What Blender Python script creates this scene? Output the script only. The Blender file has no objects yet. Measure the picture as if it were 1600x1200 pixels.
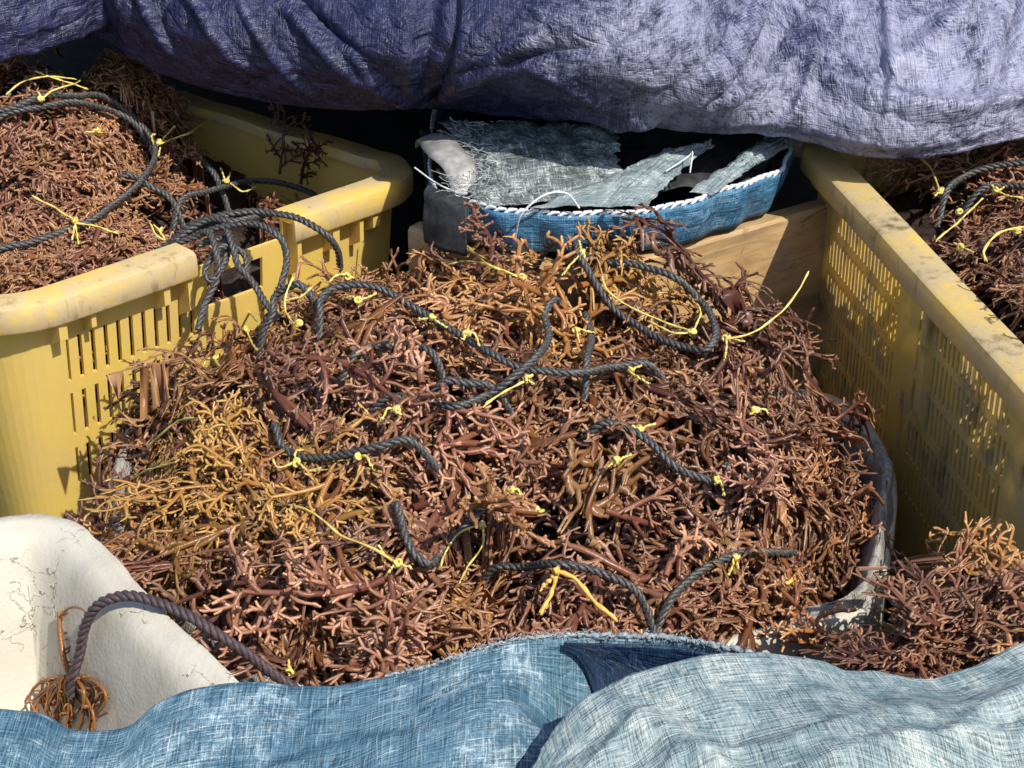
import bpy, math, random
import numpy as np
from mathutils import Vector

# ------------------------------------------------------------------ camera, world, sun
S = bpy.context.scene
COL = S.collection
FPX = 2600.0
TH = math.radians(28)
CAM = np.array([0, -1.7*math.cos(TH), .25 + 1.7*math.sin(TH)])
FW = np.array([0, math.cos(TH), -math.sin(TH)])
RT = np.array([1., 0, 0])
UP = np.array([0, math.sin(TH), math.cos(TH)])
cd = bpy.data.cameras.new('camera')
cam = bpy.data.objects.new('camera', cd)
COL.objects.link(cam)
cam.location = CAM
cam.rotation_euler = (math.radians(90) - TH, 0, 0)
cd.sensor_width = 36
cd.lens = 36*FPX/1600
cd.clip_start = .02
cd.clip_end = 200
S.camera = cam

SUN_AZ = math.radians(-48)      # direction to the sun, from +X towards -Y
SUN_EL = math.radians(50)
sd = Vector((math.cos(SUN_AZ)*math.cos(SUN_EL), math.sin(SUN_AZ)*math.cos(SUN_EL), math.sin(SUN_EL)))
W = bpy.data.worlds.new('World')
S.world = W
W.use_nodes = True
nt = W.node_tree
sky = nt.nodes.new('ShaderNodeTexSky')
sky.sky_type = 'NISHITA'
sky.sun_disc = False
sky.sun_elevation = SUN_EL
sky.sun_rotation = math.atan2(sd.x, sd.y)
nt.links.new(sky.outputs[0], nt.nodes['Background'].inputs[0])
nt.nodes['Background'].inputs[1].default_value = .145
sl = bpy.data.lights.new('sun', 'SUN')
sl.energy = 4.6
sl.angle = math.radians(.6)
sl.color = (1, .94, .82)
so = bpy.data.objects.new('sun', sl)
COL.objects.link(so)
so.rotation_euler = sd.to_track_quat('Z', 'Y').to_euler()
so.location = (3, -2, 4)
S.view_settings.view_transform = 'Standard'
S.view_settings.look = 'None'
S.view_settings.exposure = .42
S.view_settings.gamma = 1

rng = np.random.default_rng(11)
random.seed(4)

# ------------------------------------------------------------------ maths helpers
def ray(px, py):
    return FW + RT*(px-800)/FPX - UP*(py-600)/FPX

def at(px, py, z):
    d = ray(px, py)
    return CAM + d*(z-CAM[2])/d[2]

def sstep(a, b, x):
    t = np.clip((x-a)/(b-a), 0, 1)
    return t*t*(3-2*t)

def hash3(ix, iy, iz, seed):
    h = (ix*374761393 + iy*668265263 + iz*2147483647 + seed*974634777) & 0xffffffff
    h = ((h ^ (h >> 13))*1274126177) & 0xffffffff
    h = ((h ^ (h >> 16))*2246822519) & 0xffffffff
    return ((h ^ (h >> 15)) & 0xffffff)/float(0xffffff)

def vnoise(x, y, z=0., seed=0):
    x, y, z = np.broadcast_arrays(np.asarray(x, float), np.asarray(y, float), np.asarray(z, float))
    fx, fy, fz = np.floor(x), np.floor(y), np.floor(z)
    ix, iy, iz = fx.astype(np.int64), fy.astype(np.int64), fz.astype(np.int64)
    x, y, z = x-fx, y-fy, z-fz
    x, y, z = [t*t*t*(t*(6*t-15)+10) for t in (x, y, z)]
    r = 0
    for a in (0, 1):
        for b in (0, 1):
            for c in (0, 1):
                w = (x if a else 1-x)*(y if b else 1-y)*(z if c else 1-z)
                r = r + w*hash3(ix+a, iy+b, iz+c, seed)
    return r*2-1

def fbm(x, y, z=0., o=4, seed=0):
    r, a = 0, .5
    for i in range(o):
        r = r + a*vnoise(x*2**i, y*2**i, z*2**i if np.ndim(z) else z*2**i, seed+i*7)
        a *= .5
    return r

def ridged(x, y, z=0., o=3, seed=0):
    r, a = 0, .5
    for i in range(o):
        r = r + a*(1-2*np.abs(vnoise(x*2**i, y*2**i, z+i*3.1, seed+i*5)))
        a *= .5
    return r

def spline(pts, n):
    """Catmull-Rom through pts, n samples"""
    p = np.asarray(pts, float)
    if len(p) == 2:
        return p[0] + (p[1]-p[0])*np.linspace(0, 1, n)[:, None]
    e = np.vstack([2*p[0]-p[1], p, 2*p[-1]-p[-2]])
    d = np.r_[0, np.cumsum(np.linalg.norm(np.diff(p, axis=0), axis=1)+1e-9)]
    s = np.linspace(0, d[-1], n)
    k = np.clip(np.searchsorted(d, s, side='right')-1, 0, len(p)-2)
    t = ((s-d[k])/(d[k+1]-d[k]))[:, None]
    a, b, c, f = e[k], e[k+1], e[k+2], e[k+3]
    return .5*((2*b)+(c-a)*t+(2*a-5*b+4*c-f)*t*t+(3*b-a-3*c+f)*t**3)

def frames(p):
    t = np.gradient(p, axis=0)
    t /= np.linalg.norm(t, axis=1)[:, None]+1e-12
    n = np.zeros_like(p)
    a = np.array([0, 0, 1.]) if abs(t[0][2]) < .9 else np.array([1., 0, 0])
    v = np.cross(t[0], a)
    v /= np.linalg.norm(v)
    for i in range(len(p)):
        v = v - t[i]*(v@t[i])
        v /= np.linalg.norm(v)+1e-12
        n[i] = v
    return t, n, np.cross(t, n)

def tube(p, r, k=6, cap=True):
    """quads and vertices of a tube along p with radii r"""
    p = np.asarray(p, float)
    m = len(p)
    r = np.broadcast_to(np.asarray(r, float), (m,))
    t, n, b = frames(p)
    a = np.arange(k)*2*math.pi/k
    V = p[:, None, :] + r[:, None, None]*(np.cos(a)[None, :, None]*n[:, None, :] + np.sin(a)[None, :, None]*b[:, None, :])
    V = V.reshape(-1, 3)
    i = np.arange(m-1)[:, None]*k
    j = np.arange(k)[None, :]
    j2 = (j+1) % k
    F = np.stack([i+j, i+j2, i+k+j2, i+k+j], -1).reshape(-1, 4)
    return V, F

class MB:
    def __init__(s):
        s.V, s.F, s.A, s.n = [], [], [], 0
    def add(s, V, F, a=None):
        V = np.asarray(V, float)
        s.V.append(V)
        s.F.append(np.asarray(F, np.int64)+s.n)
        s.A.append(np.zeros((len(V), 3)) if a is None else np.asarray(a, float))
        s.n += len(V)
        return s
    def box(s, c, sx, sy, sz, ax=(1, 0, 0), ay=(0, 1, 0), az=(0, 0, 1)):
        c, ax, ay, az = [np.asarray(q, float) for q in (c, ax, ay, az)]
        V = [c+ax*sx*i/2+ay*sy*j/2+az*sz*k/2 for k in (-1, 1) for j in (-1, 1) for i in (-1, 1)]
        F = [(0, 2, 3, 1), (4, 5, 7, 6), (0, 1, 5, 4), (2, 6, 7, 3), (0, 4, 6, 2), (1, 3, 7, 5)]
        return s.add(V, F)
    def mesh(s, name, mat, attr=False, smooth=True):
        V = np.concatenate(s.V).astype(np.float32)
        F = np.concatenate(s.F).astype(np.int32)
        me = bpy.data.meshes.new(name)
        me.vertices.add(len(V))
        me.vertices.foreach_set('co', V.ravel())
        me.loops.add(F.size)
        me.loops.foreach_set('vertex_index', F.ravel())
        me.polygons.add(len(F))
        me.polygons.foreach_set('loop_start', np.arange(0, F.size, F.shape[1], dtype=np.int32))
        me.polygons.foreach_set('loop_total', np.full(len(F), F.shape[1], np.int32))
        me.polygons.foreach_set('use_smooth', np.full(len(F), smooth))
        if attr:
            A = np.concatenate(s.A).astype(np.float32)
            at_ = me.attributes.new('tint', 'FLOAT_VECTOR', 'POINT')
            at_.data.foreach_set('vector', A.ravel())
        me.update(calc_edges=True)
        me.materials.append(mat)
        return me
    def build(s, name, mat, parent=None, attr=False, smooth=True):
        o = bpy.data.objects.new(name, s.mesh(name, mat, attr, smooth))
        COL.objects.link(o)
        if parent is not None:
            o.parent = parent
            o.matrix_parent_inverse = PINV.get(parent.name, parent.matrix_basis.inverted())
        return o

PINV = {}
# height limits that ropes and ties press into the seaweed below them
CX0, CY0, CRES = -1.3, -.7, .004
CEIL = np.full((600, 450), 9.)
def press(path, r, w=.006, reach=.040):
    p = np.asarray(path)
    L = np.linalg.norm(np.diff(p, axis=0), axis=1).sum()
    p = spline(p, max(12, int(L/.003)))
    for d in np.arange(-.012, reach, .004):
        for e in np.arange(-.024, .0241, .004):
            i = ((p[:, 0]+e-CX0)/CRES).astype(int).clip(0, 599)
            j = ((p[:, 1]-d-CY0)/CRES).astype(int).clip(0, 449)
            up = max(abs(e)-w, 0)*1.6
            np.minimum.at(CEIL, (i, j), p[:, 2]-r-max(d, 0)*.5+up)
def ceiling(P):
    i = ((P[:, 0]-CX0)/CRES).astype(int).clip(0, 599)
    j = ((P[:, 1]-CY0)/CRES).astype(int).clip(0, 449)
    return CEIL[i, j]

def tag(o, label=None, cat=None, group=None, kind=None):
    for k, v in (('label', label), ('category', cat), ('group', group), ('kind', kind)):
        if v:
            o[k] = v
    return o

def thing(name, loc, label, cat, group=None):
    o = bpy.data.objects.new(name, None)
    COL.objects.link(o)
    o.location = loc
    o.empty_display_size = .03
    m = o.matrix_basis.copy()
    m.translation = Vector([float(q) for q in loc])
    PINV[o.name] = m.inverted()
    return tag(o, label, cat, group)

def grid(P, uv=None):
    """P (nu,nv,3) -> verts, quads"""
    nu, nv = P.shape[:2]
    i = np.arange(nu-1)[:, None]*nv
    j = np.arange(nv-1)[None, :]
    F = np.stack([i+j, i+nv+j, i+nv+j+1, i+j+1], -1).reshape(-1, 4)
    return P.reshape(-1, 3), F

def sheet(name, P, mat, parent=None, thick=.0012):
    """cloth sheet with its own metric coordinates in the attribute 'tint' (u, v, 0)"""
    du = np.r_[np.zeros((1, P.shape[1])), np.cumsum(np.linalg.norm(np.diff(P, axis=0), axis=2), axis=0)]
    dv = np.c_[np.zeros((P.shape[0], 1)), np.cumsum(np.linalg.norm(np.diff(P, axis=1), axis=2), axis=1)]
    um = np.repeat(du.mean(1)[:, None], P.shape[1], 1)
    vm = np.repeat(dv.mean(0)[None, :], P.shape[0], 0)
    V, F = grid(P)
    A = np.stack([um, vm, np.zeros_like(um)], -1).reshape(-1, 3)
    m = MB().add(V, F, A)
    o = m.build(name, mat, parent, attr=True)
    if thick:
        md = o.modifiers.new('solid', 'SOLIDIFY')
        md.thickness = thick
        md.offset = -1
    return o

def crumple(P, amp, freq, seed, fine=.25):
    """push a sheet along its normals with creased noise"""
    gu = np.gradient(P, axis=0)
    gv = np.gradient(P, axis=1)
    n = np.cross(gu, gv)
    n /= np.linalg.norm(n, axis=2)[..., None]+1e-12
    x, y, z = P[..., 0]*freq, P[..., 1]*freq, P[..., 2]*freq
    wx = fbm(x*.7+3, y*.7, z*.7, 2, seed+40)*.8
    d = ridged(x+wx, y-wx, z, 3, seed)*amp + ridged(x*3.1+wx, y*3.1, z*3.1, 2, seed+9)*amp*fine
    return P + n*d[..., None]

# ------------------------------------------------------------------ materials
def newmat(name):
    m = bpy.data.materials.new(name)
    m.use_nodes = True
    t = m.node_tree
    return m, t, t.nodes['Principled BSDF'], t.nodes['Material Output']

class NT:
    def __init__(s, t):
        s.t = t
    def n(s, typ, **kw):
        nd = s.t.nodes.new(typ)
        ins = kw.pop('ins', {})
        for k, v in kw.items():
            setattr(nd, k, v)
        for k, v in ins.items():
            s.put(nd.inputs[k], v)
        return nd
    def put(s, inp, v):
        if isinstance(v, bpy.types.NodeSocket):
            s.t.links.new(v, inp)
        else:
            inp.default_value = v
    def noise(s, vec, scale, detail=4, rough=.55, dist=0., out=0):
        nd = s.n('ShaderNodeTexNoise', ins={'Scale': scale, 'Detail': detail, 'Roughness': rough, 'Distortion': dist})
        if vec is not None:
            s.t.links.new(vec, nd.inputs['Vector'])
        return nd.outputs[out]
    def ramp(s, fac, stops, interp='LINEAR'):
        nd = s.n('ShaderNodeValToRGB')
        s.t.links.new(fac, nd.inputs[0])
        cr = nd.color_ramp
        cr.interpolation = interp
        while len(cr.elements) < len(stops):
            cr.elements.new(.5)
        for e, (p, c) in zip(cr.elements, stops):
            e.position = p
            e.color = (c, c, c, 1) if not hasattr(c, '__len__') else (*c, 1)
        return nd.outputs[0]
    def mix(s, f, a, b, mode='MIX'):
        nd = s.n('ShaderNodeMix', data_type='RGBA', blend_type=mode)
        s.put(nd.inputs[0], f)
        for i, v in ((6, a), (7, b)):
            if isinstance(v, bpy.types.NodeSocket):
                s.t.links.new(v, nd.inputs[i])
            else:
                nd.inputs[i].default_value = (*v, 1)
        return nd.outputs[2]
    def math(s, op, a, b=0., c=0.):
        nd = s.n('ShaderNodeMath', operation=op)
        s.put(nd.inputs[0], a)
        s.put(nd.inputs[1], b)
        s.put(nd.inputs[2], c)
        return nd.outputs[0]
    def mapping(s, vec, scale=(1, 1, 1), rot=(0, 0, 0)):
        nd = s.n('ShaderNodeMapping')
        s.t.links.new(vec, nd.inputs[0])
        nd.inputs['Scale'].default_value = scale
        nd.inputs['Rotation'].default_value = rot
        return nd.outputs[0]
    def bump(s, h, strength, dist):
        nd = s.n('ShaderNodeBump', ins={'Strength': strength, 'Distance': dist})
        s.t.links.new(h, nd.inputs['Height'])
        return nd.outputs[0]

def geo_pos(N):
    return N.n('ShaderNodeNewGeometry').outputs['Position']

def set_translucent(N, bsdf, out, col, fac):
    tr = N.n('ShaderNodeBsdfTranslucent')
    N.put(tr.inputs[0], col if isinstance(col, bpy.types.NodeSocket) else (*col, 1))
    mx = N.n('ShaderNodeMixShader')
    N.put(mx.inputs[0], fac)
    N.t.links.new(bsdf.outputs[0], mx.inputs[1])
    N.t.links.new(tr.outputs[0], mx.inputs[2])
    N.t.links.new(mx.outputs[0], out.inputs[0])

def mat_plastic(name, dusty, dark):
    m, t, b, out = newmat(name)
    N = NT(t)
    p = geo_pos(N)
    n1 = N.noise(p, 9, 6, .65, .6)
    n2 = N.noise(N.mapping(p, (60, 60, 14)), 1, 5, .7)
    n3 = N.noise(p, 120, 4, .7)
    base = N.mix(N.ramp(n1, [(.35, 0), (.7, 1)]), (.84, .61, .14), (.76, .57, .21))
    dust = N.mix(n3, (.40, .32, .20), (.70, .60, .42))
    f = N.ramp(N.math('MULTIPLY_ADD', n1, .6, N.math('MULTIPLY', n3, .4)), [(.56-dusty, 0), (.70-dusty, 1)])
    col = N.mix(N.math('MULTIPLY', f, .85), base, dust)
    g = N.ramp(N.math('MULTIPLY_ADD', n2, .5, N.math('MULTIPLY', n1, .5)), [(.60-dark, 0), (.70-dark, 1)])
    col = N.mix(N.math('MULTIPLY', g, .75), col, (.09, .065, .02))
    sc = N.ramp(N.noise(N.mapping(p, (40, 160, 40), (.3, .5, .8)), 1, 3, .8), [(.64, 0), (.69, 1)])
    col = N.mix(N.math('MULTIPLY', sc, .3), col, (.8, .68, .38))
    N.put(b.inputs['Base Color'], col)
    N.put(b.inputs['Roughness'], N.ramp(n3, [(.3, .42), (.7, .75)]))
    N.put(b.inputs['Normal'], N.bump(N.math('ADD', n3, N.math('MULTIPLY', n1, 2)), .35, .0012))
    set_translucent(N, b, out, N.mix(.85, col, (.90, .70, .16)), .36)
    return m

M_YEL = mat_plastic('yellow_plastic', -.03, -.06)
M_YELD = mat_plastic('dirty_yellow_plastic', .09, .075)
M_RIM = mat_plastic('dusty_yellow_rim', .15, .055)

def mat_weed():
    m, t, b, out = newmat('seaweed')
    N = NT(t)
    a = N.n('ShaderNodeAttribute', attribute_name='tint').outputs['Vector']
    sp = N.n('ShaderNodeSeparateXYZ')
    t.links.new(a, sp.inputs[0])
    gold, tip, val = sp.outputs
    p = geo_pos(N)
    n1 = N.noise(p, 70, 3, .6)
    g2 = N.math('ADD', gold, N.math('MULTIPLY_ADD', n1, .5, -.25))
    col = N.ramp(g2, [(0, (.090, .030, .024)), (.3, (.170, .060, .034)), (.6, (.25, .100, .028)), (1, (.33, .17, .040))])
    tipc = N.ramp(g2, [(0, (.52, .29, .20)), (.5, (.56, .33, .16)), (1, (.62, .41, .12))])
    f = N.math('MULTIPLY', N.math('POWER', tip, 2.3), .85)
    col = N.mix(f, col, tipc)
    hs = N.n('ShaderNodeHueSaturation')
    t.links.new(col, hs.inputs['Color'])
    N.put(hs.inputs['Value'], N.math('MULTIPLY_ADD', val, .9, .65))
    col = hs.outputs[0]
    N.put(b.inputs['Base Color'], col)
    b.inputs['Roughness'].default_value = .33
    N.put(b.inputs['Normal'], N.bump(N.noise(p, 500, 2, .5), .35, .001))
    set_translucent(N, b, out, N.mix(.6, col, (.55, .17, .04)), .32)
    return m
M_WEED = mat_weed()

def simple(name, c1, c2, scale, rough=.7, bump=.3, bd=.001, stretch=(1, 1, 1), spec=.5, tl=0):
    m, t, b, out = newmat(name)
    N = NT(t)
    p = N.mapping(geo_pos(N), stretch)
    n = N.noise(p, scale, 5, .65)
    c = N.mix(N.ramp(n, [(.35, 0), (.65, 1)]), c1, c2)
    N.put(b.inputs['Base Color'], c)
    b.inputs['Roughness'].default_value = rough
    b.inputs['Specular IOR Level'].default_value = spec
    N.put(b.inputs['Normal'], N.bump(n, bump, bd))
    if tl:
        set_translucent(N, b, out, c, tl)
    return m

M_ROPE = simple('charcoal_rope', (.006, .006, .008), (.10, .095, .09), 420, .45, .7, .0008)
M_ROPEP = simple('plum_rope', (.03, .018, .024), (.075, .05, .058), 420, .6, .7, .0008)
M_TWINE = simple('yellow_twine', (.60, .44, .06), (.84, .74, .28), 140, .5, .4, .0006, tl=.2)
M_TWINEO = simple('orange_twine', (.75, .42, .06), (.85, .56, .16), 260, .5, .4, .0006, tl=.2)
M_CORESHADE = simple('seaweed_core_shade', (.010, .005, .004), (.030, .012, .008), 90, .6, .8, .006)  # near-black colour stands in for shade in the gaps between fronds
M_STRING = simple('white_string', (.45, .47, .5), (.75, .77, .8), 300, .7, .4, .0005)
M_DARK = simple('black_sacking', (.008, .009, .011), (.03, .032, .036), 60, .7, .6, .002)
M_GROUND = simple('dark_boards', (.003, .003, .003), (.010, .008, .006), 14, .9, .5, .004, spec=.05)

def mat_foam():
    m, t, b, out = newmat('white_foam')
    N = NT(t)
    p = geo_pos(N)
    n1 = N.noise(p, 7, 4, .6)
    col = N.mix(N.ramp(n1, [(.35, 0), (.7, 1)]), (.50, .475, .41), (.40, .36, .29))
    v = N.n('ShaderNodeTexVoronoi', feature='DISTANCE_TO_EDGE', ins={'Scale': 30.})
    wp = N.n('ShaderNodeVectorMath', operation='MULTIPLY_ADD')
    t.links.new(N.n('ShaderNodeTexNoise', ins={'Scale': 30., 'Detail': 4.}).outputs[1], wp.inputs[0])

    wp.inputs[1].default_value = (.03, .03, .03)
    t.links.new(p, wp.inputs[2])
    t.links.new(wp.outputs[0], v.inputs['Vector'])
    crack = N.ramp(v.outputs[0], [(0, 1), (.035, 0)])
    cm = N.ramp(N.noise(p, 11, 3, .6), [(.5, 0), (.58, 1)])
    crack = N.math('MULTIPLY', crack, cm)
    col = N.mix(N.math('MULTIPLY', crack, .4), col, (.22, .18, .14))
    st = N.ramp(N.noise(N.mapping(p, (1, 1, .35)), 26, 5, .7), [(.58, 0), (.75, 1)])
    col = N.mix(N.math('MULTIPLY', st, .4), col, (.40, .34, .25))
    N.put(b.inputs['Base Color'], col)
    b.inputs['Roughness'].default_value = .75
    bead = N.n('ShaderNodeTexVoronoi', ins={'Scale': 260.})
    t.links.new(p, bead.inputs['Vector'])
    h = N.math('MULTIPLY_ADD', bead.outputs[0], .25, N.math('SUBTRACT', N.noise(p, 45, 4, .6), crack))
    N.put(b.inputs['Normal'], N.bump(h, .6, .0016))
    return m
M_FOAM = mat_foam()
M_FOAMEDGE = simple('tan_tape', (.42, .28, .13), (.62, .46, .26), 40, .6, .3)

def mat_wood():
    m, t, b, out = newmat('weathered_wood')
    N = NT(t)
    a = N.n('ShaderNodeAttribute', attribute_name='tint').outputs['Vector']
    g = N.noise(N.mapping(a, (5, 60, 60)), 1, 6, .65, 1.2)
    n1 = N.noise(a, 14, 4, .6)
    c = N.ramp(g, [(.2, (.26, .15, .06)), (.5, (.44, .28, .12)), (.8, (.52, .36, .17))])
    kn = N.ramp(N.noise(N.mapping(a, (8, 26, 26)), 1, 3, .6, 2.), [(.62, 0), (.68, 1)])
    c = N.mix(N.math('MULTIPLY', kn, .6), c, (.10, .045, .018))
    c = N.mix(N.ramp(n1, [(.45, 0), (.75, .6)]), c, (.52, .42, .28))
    n3 = N.noise(N.mapping(a, (3, 12, 12)), 1, 6, .7, .8)
    c = N.mix(N.ramp(n3, [(.48, 0), (.66, .75)]), c, (.17, .10, .05))
    ck = N.ramp(N.noise(N.mapping(a, (4, 150, 150)), 1, 3, .6, .6), [(.66, 0), (.70, .8)])
    c = N.mix(ck, c, (.06, .035, .02))
    N.put(b.inputs['Base Color'], c)
    b.inputs['Roughness'].default_value = .7
    N.put(b.inputs['Normal'], N.bump(g, .5, .002))
    return m
M_WOOD = mat_wood()

def mat_tarp(name, base, base2, worn, amount, weave=(420, 420), gloss=.45, wearscale=1., tl=.0, crease=1., thread=1., sheen_ramp=None, soft=.14, facet=.35):
    m, t, b, out = newmat(name)
    N = NT(t)
    a = N.n('ShaderNodeAttribute', attribute_name='tint').outputs['Vector']
    # woven tapes
    sp = N.n('ShaderNodeSeparateXYZ')
    t.links.new(a, sp.inputs[0])
    wob = N.noise(a, 25, 2)
    u = N.math('SINE', N.math('MULTIPLY', N.math('MULTIPLY_ADD', wob, .01, sp.outputs[0]), 6.2832*weave[0]))
    v = N.math('SINE', N.math('MULTIPLY', N.math('MULTIPLY_ADD', wob, .01, sp.outputs[1]), 6.2832*weave[1]))
    wv = N.math('MULTIPLY', u, v)
    hu = N.noise(N.mapping(a, (80*wearscale, 560*wearscale, 1)), 1, 3, .7)
    hv = N.noise(N.mapping(a, (560*wearscale, 80*wearscale, 1)), 1, 3, .7)
    big = N.noise(a, 6, 5, .62, .5)
    mid = N.noise(a, 34, 5, .65, .4)
    w = N.math('MAXIMUM', hu, hv)
    w = N.math('ADD', N.math('MULTIPLY', w, .62), N.math('MULTIPLY_ADD', big, .42, N.math('MULTIPLY', mid, .36)))
    w = N.math('MULTIPLY_ADD', wv, .018, w)
    if sheen_ramp:
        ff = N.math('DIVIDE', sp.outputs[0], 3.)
        w = N.math('MULTIPLY_ADD', N.ramp(ff, [(sheen_ramp[0]/3., 0), (sheen_ramp[1]/3., 1)]), sheen_ramp[2], w)  # painted sheen: lightens towards the worn colour along u
    f = N.ramp(w, [(amount, 0), (min(amount+soft, 1), 1)])
    col = N.mix(N.ramp(mid, [(.35, 0), (.65, 1)]), base, base2)
    col = N.mix(f, col, worn)
    tu = N.noise(N.mapping(a, (26, 620, 1)), 1, 2, .6)
    tv = N.noise(N.mapping(a, (620, 26, 1)), 1, 2, .6)
    th_ = N.ramp(N.math('MULTIPLY_ADD', tu, .5, N.math('MULTIPLY', tv, .5)), [(.40, .45), (.50, 1), (.60, 1.0)])
    th2 = N.ramp(N.math('MAXIMUM', tu, tv), [(.62, 0), (.72, .5)])
    col = N.mix(thread, col, th_, 'MULTIPLY')
    col = N.mix(N.math('MULTIPLY', th2, thread), col, worn)
    N.put(b.inputs['Base Color'], col)
    b.inputs['Roughness'].default_value = gloss
    N.put(b.inputs['Roughness'], N.ramp(mid, [(.3, gloss-.08), (.7, gloss+.15)]))
    # sharp creases pressed into the cloth
    wz = N.n('ShaderNodeVectorMath', operation='MULTIPLY_ADD')
    t.links.new(N.n('ShaderNodeTexNoise', ins={'Scale': 9., 'Detail': 3.}).outputs[1], wz.inputs[0])
    t.links.new(a, [n_ for n_ in t.nodes if n_.type == 'TEX_NOISE'][-1].inputs['Vector'])
    wz.inputs[1].default_value = (.06, .06, 0)
    t.links.new(a, wz.inputs[2])
    cr = None
    for sc_, st_ in ((17., (1, 1.5, 1)), (43., (1.6, 1, 1)), (95., (1, 1, 1))):
        nz = N.noise(N.mapping(wz.outputs[0], st_, (0, 0, sc_)), sc_, 2, .5)
        rd_ = N.math('ABSOLUTE', N.math('SUBTRACT', nz, .5))
        rd_ = N.math('MULTIPLY', N.math('MINIMUM', rd_, .10), crease*(70./sc_ if sc_ < 80 else .25))
        cr = rd_ if cr is None else N.math('ADD', cr, rd_)
    for sc_, st_, sl_ in ((11., (1.3, .7, 1), .16), (27., (.8, 1.2, 1), .13), (60., (1, 1, 1), .07)):
        vo = N.n('ShaderNodeTexVoronoi', feature='DISTANCE_TO_EDGE', ins={'Scale': sc_})
        t.links.new(N.mapping(wz.outputs[0], st_, (0, 0, sc_)), vo.inputs['Vector'])
        cr = N.math('ADD', cr, N.math('MULTIPLY', N.math('MINIMUM', vo.outputs[0], .16), facet*sl_/(sc_*.0035)))
    h = cr
    h = N.math('ADD', h, N.math('ADD', N.math('MULTIPLY', tu, .5), N.math('MULTIPLY', tv, .5)))
    h = N.math('ADD', h, N.math('MULTIPLY', mid, .8))
    N.put(b.inputs['Normal'], N.bump(h, .9, .0035))
    if tl:
        set_translucent(N, b, out, col, tl)
    return m
M_BLUE = mat_tarp('blue_woven_tarp', (.045, .115, .175), (.085, .17, .235), (.42, .52, .56), .74)
M_PALE = mat_tarp('pale_blue_woven_tarp', (.13, .20, .225), (.24, .31, .33), (.47, .51, .47), .70, wearscale=1.4)
M_PURP = mat_tarp('purple_blue_woven_tarp', (.012, .013, .045), (.030, .032, .095), (.27, .27, .38), .87, gloss=.33, crease=1.7, thread=.55, sheen_ramp=(.95, 1.35, .25), soft=.46, facet=1.3)  # right half lightened to paint the sheen of lit plastic
M_BAND = mat_tarp('blue_band_cloth', (.03, .12, .24), (.06, .20, .34), (.34, .50, .60), .78)
M_SACK = mat_tarp('grey_sack', (.20, .19, .17), (.36, .34, .31), (.56, .53, .48), .74, gloss=.6)
M_NET = mat_tarp('grey_netting', (.05, .06, .065), (.13, .16, .17), (.60, .66, .66), .72, gloss=.6, wearscale=.7)
M_PALECLOTH = mat_tarp('pale_cloth', (.12, .17, .19), (.24, .30, .32), (.62, .66, .66), .74, gloss=.6)
M_STRAP = simple('grey_strap', (.16, .16, .16), (.32, .31, .30), 60, .45, .3)

# ------------------------------------------------------------------ ground
g = np.linspace(-60, 60, 60)
X, Y = np.meshgrid(g, g, indexing='ij')
V, F = grid(np.stack([X, Y, X*0-.09], -1))
tag(MB().add(V, F).build('ground', M_GROUND), kind='structure')

# ------------------------------------------------------------------ surfaces of the heaps
U45 = np.array([math.cos(math.radians(45)), math.sin(math.radians(45))])
CL0 = np.array([-.54, .028])          # near corner of left crate (rim line)
VL = np.array([math.cos(math.radians(141)), math.sin(math.radians(141))])

def h_mid(x, y):
    dx, dy = (x+.045)/.385, np.where(np.asarray(y) < 0, y/.345, y/.50)
    r = np.sqrt(dx*dx+dy*dy)
    z = .06 + .215*np.clip(1-np.clip(r, 0, 1)**3.2, 0, 1)**.75 + .05*np.clip(y/.33, -1, 1.1)*np.clip(1.3-r, 0, 1)
    z = z + .056*fbm(x*9+5, y*9, 0, 3, 3)
    z = z - .085*np.exp(-(((x+.02)/.05)**2+((y+.20)/.045)**2))     # dark hollow
    z = z + .02*np.exp(-(((x+.13)/.10)**2+((y-.17)/.08)**2)) + .065*np.exp(-(((x-.17)/.10)**2+((y-.19)/.10)**2)) + .060*np.exp(-(((x+.23)/.09)**2+((y-.18)/.09)**2)) + .03*np.exp(-(((x-.26)/.07)**2+((y-.03)/.08)**2))
    return z

def h_left(x, y):
    z = .268 + .022*fbm(x*8, y*8+2, 0, 3, 8)
    z = z + .145*np.exp(-(((x+.62)/.17)**2+((y-.55)/.20)**2))
    z = z - .028*sstep(-.40, -.25, x)*sstep(.35, .55, y) - .010*sstep(-.45, -.2, x)
    return z

def h_right(x, y):
    return .345 + .025*fbm(x*8+9, y*8, 0, 3, 21) + .03*sstep(.55, .75, x)

def h_near(x, y):
    z = .115 + .065*sstep(.30, .44, x) + .025*fbm(x*9, y*9+4, 0, 3, 31) + .03*np.exp(-(((x-.40)/.06)**2+((y+.20)/.05)**2))
    return z

def hit(px, py, h, off=0.):
    d = ray(px, py)
    ts = np.linspace(.7, 4.5, 3000)
    P = CAM[None]+ts[:, None]*d[None]
    below = P[:, 2] < h(P[:, 0], P[:, 1])
    k = int(np.argmax(below)) if below.any() else int(np.argmax(P[:, 2] < .25))
    return CAM + d*(ts[k]-off)

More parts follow.
